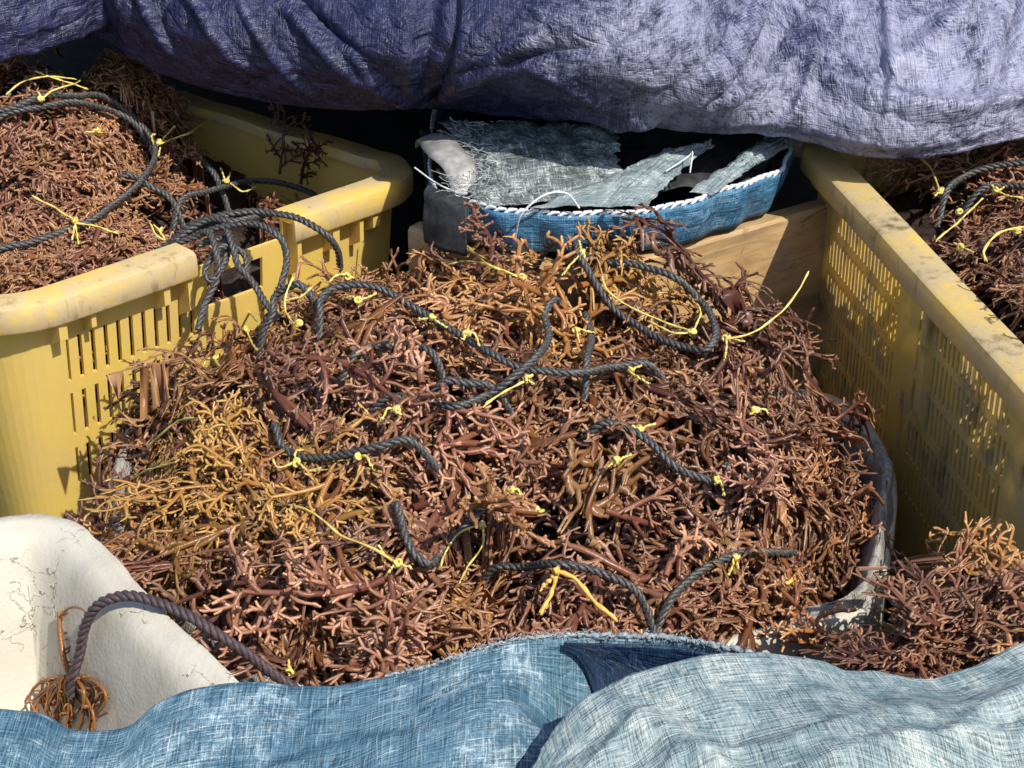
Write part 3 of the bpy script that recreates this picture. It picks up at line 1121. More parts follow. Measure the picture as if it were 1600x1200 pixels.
P[-1] = P[0]
tag(sheet('sack_liner', P, M_SACK, None, .002), 'grey woven sack lining the foam tray around the central mound', 'sack')

# ------------------------------------------------------------------ left white foam box (lower left)
ZL = .215
lf = [at(-260, 905, ZL), at(-120, 850, ZL), at(0, 814, ZL), at(60, 806, ZL), at(112, 816, ZL), at(150, 840, ZL), at(200, 895, ZL), at(280, 980, ZL), at(372, 1066, ZL), at(470, 1165, ZL), at(520, 1260, ZL), at(430, 1330, ZL), at(150, 1390, ZL), at(-200, 1360, ZL), at(-330, 1150, ZL)]
fb_ = thing('foam_box', (-.42, -.4, 0), 'cracked white foam box at the lower left with a rope hanging inside', 'foam box')
path = loop_pts(lf, 200)
cen = path.mean(0)
def offs(path, d):
    t_ = np.gradient(path, axis=0)
    t_[0] = t_[-1] = (path[1]-path[-2])
    n = np.stack([-t_[:, 1], t_[:, 0]], 1)
    n /= np.linalg.norm(n, axis=1)[:, None]
    if ((cen[:2]-path[:, :2])*n).sum() < 0:
        n = -n
    return path[:, :2]+n*d
prof = [(.006, -.09), (.001, ZL-.01), (.003, ZL-.003), (.010, ZL), (.022, ZL-.002), (.032, ZL-.010), (.040, ZL-.026), (.052, ZL-.06), (.066, ZL-.11), (.078, ZL-.15), (.095, ZL-.172), (.12, ZL-.180)]
P = np.zeros((200, 60, 3))
pj = spline([(a, b, 0) for a, b in prof], 60)
wb_ = fbm(np.linspace(0, 12, 200), 7., 0, 3, 14)
wb_[-20:] = wb_[-20:]*(1-np.linspace(0, 1, 20))+wb_[:20]*np.linspace(0, 1, 20)
for j in range(60):
    P[:, j, :2] = offs(path, pj[j, 0])
    P[:, j, 2] = pj[j, 1]+.004*wb_*(pj[j, 1]/ZL)
P = crumple(P, .0018, 22, 30)
P[-1] = P[0]
P_foam = P.copy()
V, F = grid(P)
MB().add(V, F).build('box_shell', M_FOAM, fb_)
V = [(*offs(path, .11)[i], ZL-.178) for i in range(200)]
me = bpy.data.meshes.new('box_floor')
me.from_pydata([tuple(map(float, q)) for q in V[:-1]], [], [tuple(range(199))])
me.materials.append(M_FOAM)
fo = bpy.data.objects.new('box_floor', me)
COL.objects.link(fo)
fo.parent = fb_
fo.matrix_parent_inverse = PINV[fb_.name]
# strip of brown tape along the outer edge
i0 = int(np.argmin(np.linalg.norm(path-at(112, 816, ZL), axis=1)))
i1 = int(np.argmin(np.linalg.norm(path-at(372, 1066, ZL), axis=1)))
lo, hi = min(i0, i1), max(i0, i1)
seg = path[lo:hi+1]
oo = offs(path, -.0015)[lo:hi+1]
P = np.zeros((len(seg), 3, 3))
for j, (d_, z) in enumerate(((-.004, ZL-.03), (-.003, ZL-.008), (.004, ZL+.0005))):
    q = offs(path, d_)[lo:hi+1]
    P[:, j, :2] = q
    P[:, j, 2] = z
V, F = grid(P)
MB().add(V, F).build('edge_tape', M_FOAMEDGE, fb_)

from mathutils.bvhtree import BVHTree
BVF = BVHTree.FromPolygons([tuple(map(float, q)) for q in P_foam.reshape(-1, 3)], [tuple(map(int, q)) for q in grid(P_foam)[1]])
def onfoam(px, py, off):
    d = Vector(ray(px, py)).normalized()
    h_ = BVF.ray_cast(Vector(CAM), d)[0]
    return np.array(h_-d*off) if h_ is not None else at(px, py, .05+off)

# ------------------------------------------------------------------ ropes
def rope(pts3, label, r=.0039, mat=None, name='rope', group=None):
    L = np.linalg.norm(np.diff(np.array(pts3), axis=0), axis=1).sum()
    n = max(20, int(L/.0016))
    p = spline(pts3, n)
    wgl = np.cumsum(rng.normal(0, 1, p.shape), axis=0)
    kk = np.arange(n)*.0016
    for c_ in range(3):
        p[:, c_] += .0022*vnoise(kk*22, 3.3+c_, 0, int(rng.integers(1, 9999)))*(1 if c_ < 2 else 1.0)
    on_ = vnoise(kk*16, .5, 0, int(rng.integers(1, 9999))) > -.22
    on_[:int(n*.05)] = False
    on_[int(n*.95):] = False
    st = None
    for i in range(n):
        if on_[i] and st is None:
            st = i
        if st is not None and (not on_[i] or i == n-1):
            if i-st > 6:
                press(p[st:i], .002)
            st = None
    t_, nn, bb = frames(p)
    d = np.r_[0, np.cumsum(np.linalg.norm(np.diff(p, axis=0), axis=1))]
    mb = MB()
    pitch = .023
    for k in range(3):
        a = d/pitch*2*math.pi+k*2*math.pi/3
        q = p+r*.52*(np.cos(a)[:, None]*nn+np.sin(a)[:, None]*bb)
        V, F = tube(q, r*.56*(1+.06*np.sin(d*900+k)), 8)
        mb.add(V, F)
    return tag(mb.build(name, mat or M_ROPE), label, 'rope', group)

def dive(P, n=.028):
    """both rope ends sink into the heap"""
    a = P[0]+(P[0]-P[1])/np.linalg.norm(P[0]-P[1])*n*.9-np.array([0, 0, n*1.3])
    b = P[-1]+(P[-1]-P[-2])/np.linalg.norm(P[-1]-P[-2])*n*.9-np.array([0, 0, n*1.3])
    return np.vstack([a, P, b])

def onto(h, pts, off=.006):
    out = []
    for q in pts:
        o_ = q[2] if len(q) > 2 else 0
        P = hit(q[0], q[1], h, 0)
        # rest on the heap: lift towards the viewer's side a little and up
        d = ray(q[0], q[1])
        out.append(P-d*(off+o_))
    return np.array(out)

def wave_smooth(P, k=1):
    P = P.copy()
    return P

LIFT = .019
RM = lambda pts, lab, **kw: rope(dive(onto(h_mid, pts, LIFT)), lab, **kw)
RM([(862, 380), (900, 392), (950, 412), (1000, 415), (1050, 430), (1092, 468), (1116, 515), (1106, 545), (1072, 545), (1035, 528), (1000, 512), (965, 490), (935, 450), (910, 405, .006), (900, 380)], 'dark rope coiled in a wide loop at the upper right of the mound')
RM([(500, 490), (505, 462), (535, 446), (590, 452), (640, 478), (700, 512), (755, 545), (815, 576, .006), (890, 582), (960, 574), (1015, 573)], 'long dark rope crossing the mound from upper left to centre')
RM([(600, 622), (660, 622), (715, 634), (765, 615), (805, 586, .012), (838, 558, .012), (856, 528, .006), (853, 492), (870, 470)], 'dark rope crossing under the long rope at the middle of the mound')
RM([(916, 492), (922, 530), (915, 562)], 'short vertical length of dark rope right of the crossing ropes')
RM([(408, 520), (425, 490), (428, 465), (450, 448), (470, 446)], 'small arch of dark rope beside the left crate wall')
RM([(940, 660), (985, 672), (1020, 695), (1055, 730), (1095, 748), (1132, 754), (1136, 728)], 'dark rope bent into a hook on the right flank of the mound')
RM([(432, 665), (445, 698), (480, 716), (530, 712), (590, 700), (640, 690)], 'dark rope lying along the left middle of the mound')
RM([(620, 790), (632, 835), (652, 872), (674, 884), (694, 862), (735, 812), (770, 775)], 'dark rope dipping into the hollow of the mound')
RM([(1040, 945), (1075, 912), (1115, 884), (1170, 866), (1225, 864), (1262, 872)], 'dark rope arching at the lower right of the mound')
RM([(770, 892), (820, 884), (870, 880), (930, 892), (990, 925)], 'half buried dark rope below the hollow of the mound')
RM([(690, 602), (730, 598), (770, 604)], 'short end of dark rope left of the crossing ropes')
RM([(560, 548), (620, 540), (670, 548)], 'shaded dark rope under the upper left of the mound')

RL = lambda pts, lab, off=.012, **kw: rope(dive(onto(h_left, pts, off)), lab, **kw)
RL([(-40, 185), (20, 166), (70, 152), (120, 148), (170, 156), (210, 182), (238, 218), (240, 255), (212, 292), (160, 330), (110, 358), (50, 378), (-30, 398)], 'long dark rope looping round the seaweed in the left crate', off=.02)
RL([(0, 182), (60, 168), (120, 162), (180, 176), (215, 198)], 'second strand of dark rope beside the loop in the left crate', off=.012)
RL([(285, 312), (325, 298), (380, 284), (430, 284), (480, 300), (505, 318)], 'dark rope arching below the inner far wall of the left crate', off=.02)
RL([(196, 272), (235, 292), (268, 318)], 'short dark rope between seaweed in the left crate')
RL([(290, 240), (315, 250), (338, 276)], 'dark rope end sinking into seaweed in the left crate')
zz_ = .325
rope([at(255, 385, .29), at(300, 352, .315), at(350, 335, .33), at(410, 328, .335), at(460, 340, .335), at(505, 365, .325), at(525, 392, .30), at(530, 420, .27)], 'dark rope lying across the handle gap of the left crate')
rope([at(250, 392, .29), at(300, 368, .31), at(350, 352, .325), at(400, 350, .332), at(435, 372, .325), at(446, 410, .30), at(440, 450, .28)], 'dark rope curling over the handle gap of the left crate')
rope([at(300, 360, .30), at(345, 350, .32), at(362, 380, .315), at(372, 415, .295), at(398, 445, .275), at(420, 478, .262), at(436, 500, .26)], 'dark rope hanging out of the handle gap on the right')
rope([at(290, 372, .30), at(325, 362, .32), at(340, 395, .31), at(338, 440, .28), at(322, 475, .26), at(312, 515, .24)], 'dark rope hanging out of the handle gap on the left')
rope([at(310, 380, .305), at(350, 372, .31), at(352, 410, .295), at(330, 440, .28), at(322, 420, .29), at(345, 385, .31), at(380, 395, .30), at(385, 430, .285)], 'knotted dark rope bundled in the handle gap')
rope([at(270, 378, .30), at(320, 345, .325), at(370, 345, .33), at(410, 336, .325)], 'short dark rope strand in the bundle at the handle gap')

RR = lambda pts, lab, off=.014, **kw: rope(dive(onto(h_right, pts, off)), lab, **kw)
RR([(1480, 300), (1505, 278), (1545, 262), (1600, 254), (1650, 256)], 'upper dark rope on the seaweed in the right crate', off=.02)
RR([(1530, 302), (1570, 290), (1610, 292), (1660, 300)], 'lower dark rope on the seaweed in the right crate')
rope([at(500, 1105, .14), at(450, 1066, .165), at(410, 1038, .185), at(350, 998, .21), at(300, 966, .222), onfoam(240, 940, .012), onfoam(190, 931, .022), onfoam(150, 944, .028), onfoam(128, 980, .030), onfoam(120, 1030, .026), onfoam(113, 1090, .022)],
     'plum dark rope hanging over the edge of the foam box', mat=M_ROPEP, r=.0046)

# ------------------------------------------------------------------ yellow twine ties
def tie(h, knot, strands, label, off=.03, mat=None, r=.00115, gr=None):
    k3 = onto(h, [knot], off)[0]
    root = thing('twine_tie', k3, label, 'twine')
    mt = mat or M_TWINE
    mb = MB()
    for w in range(3):      # the knot: three wraps
        a = np.linspace(0, 2*math.pi, 14)
        ax = rng.normal(0, 1, 3)
        ax /= np.linalg.norm(ax)
        b1 = np.cross(ax, [0.3, .2, 1])
        b1 /= np.linalg.norm(b1)
        b2 = np.cross(ax, b1)
        p = k3+.0026*(np.cos(a)[:, None]*b1+np.sin(a)[:, None]*b2)+rng.normal(0, .001, 3)
        V, F = tube(p, .0016, 6)
        mb.add(V, F)
    mb.build('knot', mt, root)
    for s_ in strands:
        pts = s_ if isinstance(s_, np.ndarray) else onto(h, s_, off)
        p = spline(pts, 26)
        p = p+np.cumsum(rng.normal(0, .00022, p.shape), axis=0)
        rad = r*(1+.25*np.sin(np.linspace(0, 20, 26)+rng.uniform(0, 6)))
        rad[-1] *= .5
        if rng.random() < .6:      # split end of the twine
            q_ = p[-7:]+np.cumsum(rng.normal(0, .0006, (7, 3)), axis=0)
            V, F = tube(q_, r*.5, 5)
            mb2 = MB().add(V, F)
        else:
            mb2 = MB()
        press(p, .001, .003, .03)
        V, F = tube(p, rad, 6)
        mb2.add(V, F).build('strand', mt, root)
    return root
T = tie
H = h_mid
T(H, (815, 435), [[(815, 435), (790, 425), (760, 412), (730, 385)], [(815, 440), (820, 460)], [(808, 430), (780, 420), (735, 408), (700, 412)]], 'yellow tie with long tails at the top middle of the mound')
T(H, (908, 393), [[(908, 393), (905, 380)], [(905, 400), (890, 415), (878, 432)], [(912, 393), (914, 405)]], 'yellow tie at the top of the wide rope loop')
T(H, (1082, 518), [[(1082, 518), (1040, 505), (985, 480), (950, 455), (940, 430)], [(1082, 520), (1050, 520), (1010, 502)], [(1085, 515), (1098, 490), (1094, 475)]], 'yellow tie with strands stretched inside the wide rope loop')
kb = onto(h_mid, [(1135, 530)], .03)[0]
kt = float((kb-CAM)@FW)
tail = np.array([CAM+ray(a_, b_)*(kt+c_) for a_, b_, c_ in ((1135, 530, 0), (1175, 520, 0), (1220, 490, .02), (1248, 455, .03), (1265, 422, .035))])
T(H, (1135, 528), [tail, [(1135, 530), (1132, 560)], [(1140, 528), (1165, 535)]], 'yellow tie whose long tail sticks up toward the right crate')
T(H, (675, 497), [[(675, 497), (655, 495)], [(678, 498), (700, 510)]], 'small yellow tie on the long rope left of centre')
T(H, (826, 592), [[(826, 592), (790, 612), (755, 636)], [(826, 592), (832, 600)], [(820, 594), (814, 588)]], 'yellow tie at the rope crossing in the middle')
T(H, (465, 505), [[(465, 512), (447, 488), (448, 462), (460, 435)], [(448, 470), (470, 465), (488, 450)]], 'yellow looped tie near the left crate wall', off=.035)
T(H, (352, 465), [[(346, 462), (375, 475), (400, 500)], [(352, 465), (345, 460)]], 'yellow tie with a slanting tail under the handle gap', off=.03)
T(H, (385, 515), [[(384, 510), (390, 530), (398, 545)]], 'stubby yellow tie end left of the small rope arch', off=.03)
T(H, (463, 722), [[(463, 722), (435, 730), (427, 708)], [(465, 722), (480, 735), (500, 730)], [(463, 720), (462, 705), (470, 700)]], 'yellow tie curled round the rope at the left middle')
T(H, (620, 880), [[(618, 878), (580, 855), (530, 835), (490, 805), (455, 790), (410, 788)], [(615, 878), (600, 865), (590, 850)], [(620, 880), (608, 895)], [(624, 878), (645, 885)]], 'yellow tie with a long tail beside the dark hollow')
T(H, (754, 820), [[(754, 820), (720, 830), (695, 860), (688, 885)], [(754, 820), (755, 850), (735, 880), (718, 910)]], 'thin yellow tie spanning the dark hollow', r=.0010)
T(H, (842, 797), [[(842, 797), (850, 803)], [(840, 795), (836, 788)]], 'tiny yellow tie right of the dark hollow')
T(H, (870, 893), [[(868, 892), (900, 905), (930, 940), (962, 972)], [(870, 893), (862, 925), (848, 960)], [(868, 895), (845, 915)]], 'orange-yellow tie with a thick tail at the lower middle', mat=M_TWINEO, r=.0020, off=.035)
T(H, (965, 720), [[(965, 720), (950, 728)], [(968, 720), (985, 712)]], 'yellow tie half hidden right of the mound centre')
T(H, (200, 752), [[(205, 750), (230, 735), (275, 722)]], 'upper yellow tail against the left crate wall', off=.04)
T(H, (228, 703), [[(228, 704), (252, 680), (285, 656), (320, 652)]], 'curved yellow tail beside the slots of the left crate', off=.04)
T(H, (985, 580), [[(985, 580), (1000, 570)], [(990, 585), (1015, 600)]], 'yellow tie at the right end of the long rope')
T(H, (1240, 905), [[(1240, 905), (1225, 912)], [(1240, 903), (1252, 890)]], 'orange tie at the end of the lower right rope', mat=M_TWINEO, r=.0018)
T(H, (900, 515), [[(900, 512), (925, 520)], [(900, 512), (905, 535)]], 'yellow tie beside the short vertical rope')
T(H, (695, 380), [[(660, 378), (662, 392)], [(700, 385), (730, 392), (760, 405)]], 'faint yellow tie at the upper edge of the mound')
T(H, (452, 1050), [[(452, 1030), (452, 1064)]], 'yellow twine end below the mound beside the rope', r=.0010, off=.02)
for kx, ky, dx, dy, lab in [(560, 470, 30, -14, 'short yellow tie on the long rope at the upper left'), (620, 640, -22, 14, 'yellow tie under the shaded rope left of centre'), (730, 520, 18, 22, 'yellow tie on the middle of the long rope'),
                            (1000, 672, 26, -10, 'yellow tie at the start of the hooked rope'), (1120, 748, 12, 24, 'yellow tie at the bend of the hooked rope'), (560, 712, 20, 18, 'yellow tie on the rope at the left middle'),
                            (1150, 872, -10, 26, 'yellow tie hanging from the arching lower right rope'), (660, 400, -24, -6, 'yellow tie at the upper edge beside the wooden box'), (545, 430, -30, 8, 'yellow tie behind the small rope arch'),
                            (800, 765, 16, 12, 'yellow tie above the dark hollow'), (1180, 640, 22, 16, 'yellow tie on the right shoulder of the mound'), (335, 560, -20, 24, 'yellow tie on the seaweed beside the crate slots')]:
    T(H, (kx, ky), [[(kx, ky), (kx+dx*.6, ky+dy*.3-4), (kx+dx, ky+dy)], [(kx, ky), (kx-dx*.4, ky+dy*.5)]], lab, off=.022)
G = h_left
T(G, (247, 222), [[(247, 226), (275, 215), (300, 205), (326, 186)], [(247, 226), (265, 205), (272, 198)], [(250, 230), (248, 243)], [(240, 225), (237, 214), (245, 210)]], 'yellow tie with tails at the bend of the left crate rope')
T(G, (118, 345), [[(118, 345), (85, 325), (48, 305)], [(118, 348), (150, 355), (185, 368)], [(118, 348), (122, 378)], [(118, 348), (112, 376)]], 'star shaped yellow tie on the left crate rope')
T(G, (65, 155), [[(65, 155), (85, 140), (120, 130), (133, 112)], [(65, 152), (62, 145)], [(10, 148), (40, 125), (80, 118), (120, 122)], [(55, 112), (90, 125), (135, 140)]], 'tangle of yellow ties on top of the left crate heap')
T(G, (352, 282), [[(352, 284), (343, 262)], [(352, 284), (358, 270)], [(360, 286), (380, 300), (402, 292)]], 'yellow tie on the arching rope inside the left crate')
T(G, (250, 360), [[(234, 348), (245, 368), (258, 375), (240, 352)]], 'small yellow loop on seaweed near the left crate rim')
T(G, (150, 205), [[(133, 206), (160, 207)]], 'tiny yellow strand on the left crate seaweed', r=.0009)
Q = h_right
T(Q, (1468, 298), [[(1468, 298), (1455, 262), (1432, 240), (1408, 234)], [(1470, 300), (1460, 305)]], 'yellow tie with a hooked tail in the right crate')
T(Q, (1500, 330), [[(1535, 310), (1505, 335), (1462, 372)]], 'straight yellow strand slanting in the right crate')
T(Q, (1556, 298), [[(1556, 298), (1550, 284)], [(1556, 298), (1575, 305), (1600, 310)], [(1556, 300), (1570, 290)]], 'yellow tie on the lower rope in the right crate')
T(Q, (1590, 362), [[(1600, 355), (1560, 365), (1538, 390), (1540, 408)]], 'curved yellow strand at the right edge of the photo', r=.0015)
T(Q, (1510, 235), [[(1493, 222), (1508, 225), (1512, 252)]], 'short yellow tail under the purple tarp in the right crate')
T(Q, (1500, 385), [[(1490, 380), (1520, 395)]], 'tiny yellow strand low in the right crate', r=.001)

# ------------------------------------------------------------------ the heaps
def push(P, org, nrm, lim):
    """keep points on the inner side of a wall: (P-org).nrm >= lim"""
    d = (P[:, 0]-org[0])*nrm[0]+(P[:, 1]-org[1])*nrm[1]
    m = np.where(d < lim, (lim-d)*.92, 0)
    P = P.copy()
    P[:, 0] += nrm[0]*m
    P[:, 1] += nrm[1]*m
    return P
NV = np.array([VL[1], -VL[0]])
def keep_mid(P):
    return push(push(P, CL0, NL, .012), (-.445, 0), (1., 0.), 0)
def keep_left(P):
    hi = P[:, 2] > .335
    Q = push(P, CL0, -NL, .040)
    Q = push(Q, CL0+U45*.645, -NV, .045)
    cn = (U45+VL)/np.linalg.norm(U45+VL)
    Q = push(Q, CL0, cn, .075)
    Q = push(Q, CL0, NV, .045)
    return np.where(hi[:, None], P, Q)
def keep_right(P):
    hi = P[:, 2] > .380
    Q = push(P, CR0, NR, .040)
    Q = push(Q, CRF, -UR, .045)
    return np.where(hi[:, None], P, Q)
def keep_near(P):
    P = push(P, CR0, -NR, .012)
    m = (P[:, 1] > -.28) & (P[:, 0] < .385)
    P = P.copy()
    P[:, 0] = np.where(m, .385-(.385-P[:, 0])*.1, P[:, 0])
    return P
heap('seaweed_heap', h_mid, ((-.44, .37), (-.35, .40)), 285, .085, ok_mid, 'large central mound of red-brown branching seaweed between the yellow crates', keep=keep_mid, scale=(.95, 1.35), cap=.036)
heap('seaweed_heap', h_left, ((-1.05, -.08), (-.02, .90)), 300, .055, ok_left, 'red-brown seaweed filling the yellow crate on the left', keep=keep_left)
heap('seaweed_heap', h_right, ((.42, .95), (-.25, .50)), 200, .055, ok_right, 'red-brown seaweed filling the yellow crate on the right', keep=keep_right)
heap('seaweed_heap', h_near, ((.2, .72), (-.47, -.13)), 150, .055, ok_near, 'golden brown seaweed lying in front of the right crate behind the pale tarp', droop=False, keep=keep_near)

# ------------------------------------------------------------------ single sprigs that stand out
def sprig(pos, az, pitch, roll, L, gold, val, label, up=None, thick=1.0, n1=9, curl=0., seed=1, spread=1., flat=.4, tip=None, name='seaweed_sprig'):
    r = np.random.default_rng(seed)
    V, F, A = make_frond(r, L=L, n1=n1, thick=thick, spread=spread, flat=flat)
    V = V.copy()
    V[:, 0] += L*.45
    V[:, 2] -= curl*V[:, 0]**2/L
    n = np.array([0, 0, 1.]) if up is None else np.array(up, float)
    R = orient(n, az, pitch, roll)
    A[:, 0] = gold
    A[:, 2] = val
    if tip is not None:
        A[:, 1] = np.clip(A[:, 1]+tip, 0, 1)
    mb = MB().add(V@R.T, F, A)
    o = mb.build(name, M_WEED, attr=True)
    o.location = [float(q) for q in pos]
    return tag(o, label, 'seaweed')
om = lambda px, py, off=.03: onto(h_mid, [(px, py)], off)[0]
FR = np.array([0, -.75, .65])       # facing the camera's side of the heap
sprig(om(600, 905), math.radians(-125), 0, 0, .13, .12, .95, 'large pink-brown sprig spreading at the lower left of the mound', up=FR, thick=1.47, n1=8, seed=3, tip=.15)
sprig(om(610, 900), math.radians(-80), 0, 0, .14, .10, .85, 'long arching pink-brown sprig right of the large spreading one', up=FR, thick=1.28, n1=8, seed=4, tip=.1)
sprig(om(690, 600), math.radians(-70), .1, 0, .15, .15, .95, 'pinkish sprig drooping from the rope crossing', up=FR, thick=1.33, n1=10, seed=5, tip=.15)
sprig(om(760, 640), math.radians(-88), .1, .2, .13, .15, .9, 'pinkish drooping sprig just below the rope crossing', up=FR, thick=1.28, n1=9, seed=6, tip=.1)
sprig(om(520, 740), math.radians(-110), .1, 0, .11, .85, .8, 'golden sprig hanging at the left of the mound below a yellow tie', up=FR, thick=1.28, n1=9, seed=7)
sprig(om(420, 760), math.radians(-160), .1, 0, .13, .90, .7, 'broad golden sprig at the left flank of the mound', up=FR, thick=1.19, n1=11, seed=8)
sprig(om(255, 850), math.radians(150), .2, 0, .10, .62, .9, 'pale fan shaped sprig poking out at the far left of the mound', up=FR, thick=1.09, n1=10, seed=9, spread=1.1)
sprig(om(800, 440), math.radians(-20), .1, 0, .14, .6, .8, 'flat orange-brown sprig below the top yellow tie', up=(0, -.5, .85), thick=1.57, n1=9, seed=10)
sprig(om(765, 405), math.radians(60), .25, 0, .06, .1, .3, 'dark plum sprig rising at the top edge of the mound', thick=1.19, n1=7, seed=11)
sprig(om(660, 600), math.radians(90), .3, .2, .06, .1, 1., 'pale curled sprig with a hooked tip at the centre', thick=1.57, n1=5, seed=12, tip=.4)
sprig(om(480, 560), math.radians(20), .2, 0, .14, .12, .8, 'reddish sprig lying across the upper left of the mound', up=FR, thick=1.28, n1=9, seed=13)
sprig(om(1040, 900), math.radians(80), .5, 0, .09, .2, 1., 'pale straight sprig standing beside the lower right rope', thick=1.28, n1=4, seed=14, tip=.4, spread=.7)
sprig(om(1130, 640), math.radians(-40), .1, 0, .13, .1, .8, 'red-brown sprig spreading on the right shoulder of the mound', up=(.2, -.6, .8), thick=1.19, n1=10, seed=15, tip=.1)
sprig(om(840, 800), math.radians(180), .1, 0, .09, .45, .6, 'brown sprig bridging the right side of the dark hollow', thick=1.67, n1=6, seed=16)
wp = at(435, 262, .235)
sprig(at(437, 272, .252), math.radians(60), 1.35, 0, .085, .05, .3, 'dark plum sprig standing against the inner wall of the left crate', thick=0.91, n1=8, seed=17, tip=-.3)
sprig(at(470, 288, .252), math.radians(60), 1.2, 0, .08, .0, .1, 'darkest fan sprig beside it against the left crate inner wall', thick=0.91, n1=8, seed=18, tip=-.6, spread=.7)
mb = MB()
def wtube(pts, r0, r1, k=6):
    p = spline(np.array(pts), 14)
    rr = np.linspace(r0, r1, len(p))
    V, F = tube(p, rr, k)
    A = np.zeros((len(V), 3))
    A[:, 0], A[:, 2] = .62, .6
    A[:, 1] = np.repeat(np.linspace(0, .5, len(p)), k)
    mb.add(V, F, A)
    return p
st_p = wtube([onfoam(112, 1062, .014), onfoam(100, 1030, .012), onfoam(94, 990, .012), onfoam(92, 955, .014)], .0030, .0020)
wtube([onfoam(95, 962, .014), onfoam(108, 950, .020), onfoam(124, 950, .026), onfoam(136, 958, .028)], .0014, .0010)
for i in range(2, 13):
    d_ = rng.normal(0, 1, 3)
    d_ /= np.linalg.norm(d_)
    wtube([st_p[i], st_p[i]+d_*.005+np.array([.003, 0, .001]), st_p[i]+d_*.009+np.array([.005, 0, .003])], .0011, .0005, 5)
for i in range(34):
    th_ = rng.uniform(-1.5, 1.5)
    ln = rng.uniform(.55, 1.1)
    sx_, bend_ = math.sin(th_), rng.normal(0, 9)
    o0 = rng.uniform(.006, .022)
    q = [(108+rng.normal(0, 5), 1058), (108+sx_*34*ln+bend_, 1058+math.cos(th_)*22*ln), (108+sx_*60*ln, 1062+(.35+math.cos(th_))*44*ln), (108+sx_*48*ln-bend_, 1066+(.6+math.cos(th_))*60*ln)]
    pp_ = wtube([onfoam(x_, min(y_, 1190), o0+.006*math.sin(j*1.5)) for j, (x_, y_) in enumerate(q)], .0021, .0010)
    for j in (4, 8, 11):
        d_ = rng.normal(0, 1, 3)
        d_ /= np.linalg.norm(d_)
        wtube([pp_[j], pp_[j]+d_*.005, pp_[j]+d_*.008+np.array([0, 0, -.003])], .0012, .0006, 5)
tag(mb.build('seaweed_sprig', M_WEED, attr=True), 'orange-brown tuft of seaweed with an upright stalk tied to the rope in the foam box', 'seaweed')
on = lambda px, py, off=.02: onto(h_near, [(px, py)], off)[0]
sprig(on(1330, 1000), math.radians(175), .1, 0, .12, .55, .9, 'orange-brown sprig reaching over the white foam edge at lower right', thick=1.19, n1=8, seed=22)
sprig(on(1300, 1010), math.radians(110), .3, 0, .08, .35, .9, 'small brown sprig standing on the white foam edge', thick=1.19, n1=7, seed=23)
sprig(on(1425, 945), math.radians(20), .12, 0, .06, .75, .7, 'golden sprig lying on the weed in front of the right crate', thick=.9, n1=10, seed=24)
sprig(on(1520, 930), math.radians(30), .15, 0, .07, .7, .8, 'brown-gold sprig to the right of the golden one before the right crate', thick=1.19, n1=9, seed=25)

# ------------------------------------------------------------------ front tarps
def edge_from(pts, z, n):
    P = np.array([at(a, b, z if len(q) == 0 else q[0]) for a, b, *q in pts])
    return spline(P, n)
nu, nv = 260, 150
E_ = edge_from([(-500, 1120), (-200, 1100), (0, 1104), (60, 1112), (115, 1136), (195, 1132), (245, 1095), (310, 1074), (400, 1066), (530, 1072), (640, 1046), (750, 1012), (860, 986), (950, 978), (1060, 982), (1180, 1008), (1300, 1060), (1450, 1100), (1650, 1110), (2000, 1110)], .315, nu)
P = np.zeros((nu, nv, 3))
s = np.linspace(-.35, 1, nv)
for j, q in enumerate(s):
    if q < 0:
        P[:, j] = E_+np.array([0, .05*(1-math.exp(q*8)), q*.55])
    else:
        P[:, j] = E_+np.array([0, -.48*q, -.24*q**1.6])
X = P[..., 0]
Sv = np.repeat(s[None], nu, 0)
pos = np.clip(Sv, 0, 1)
P[..., 2] += pos**.7*0.02*fbm(X*5+2, Sv*3, 0, 3, 5)
# soft folds
P[..., 2] += .016*np.sin(X*16+Sv*9+1)*sstep(.02, .25, Sv)
# pocket behind the pale tarp
px_, py_ = (X-.120)/.10, (Sv-.10)/.075
P[..., 2] -= .085*np.exp(-px_**4-py_**2)
P[..., 1] += .03*np.exp(-px_**4-((Sv-.05)/.04)**2)
PB = P.copy()
P[..., 2] += pos**.5*folds(X, P[..., 1], [(-.12, -.64, 14, .12, .014, .009), (-.22, -.68, -6, .12, .013, .008), (-.05, -.66, 30, .09, .012, .008), (.0, -.62, 22, .08, .010, .006), (-.30, -.66, 25, .07, .012, .007), (-.10, -.70, -12, .10, .012, .007)])
P[..., 2] += pos**.5*.005*ridged((X*.35+P[..., 1])*13, X*3, 0, 2, 53)
P = crumple(P, .0030, 16, 51)
tb = sheet('blue_tarp', P, M_BLUE)
tag(tb, 'worn blue woven tarp across the lower left foreground', 'tarp')
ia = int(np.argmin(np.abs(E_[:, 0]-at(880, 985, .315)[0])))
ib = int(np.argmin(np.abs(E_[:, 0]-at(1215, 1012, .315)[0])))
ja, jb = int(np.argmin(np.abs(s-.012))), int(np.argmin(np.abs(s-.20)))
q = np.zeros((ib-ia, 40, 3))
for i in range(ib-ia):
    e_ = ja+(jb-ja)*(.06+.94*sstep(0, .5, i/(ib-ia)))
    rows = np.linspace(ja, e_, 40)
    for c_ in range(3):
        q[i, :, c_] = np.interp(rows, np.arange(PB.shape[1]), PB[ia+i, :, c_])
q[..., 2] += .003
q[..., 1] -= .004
M_POCKETSHADE = mat_tarp('navy_pocket_shade', (.006, .02, .06), (.012, .04, .10), (.10, .20, .30), .86)
sheet('pocket_shade_sheet', q, M_POCKETSHADE, tb, .001)  # dark sheet that paints the shade inside the tarp pocket
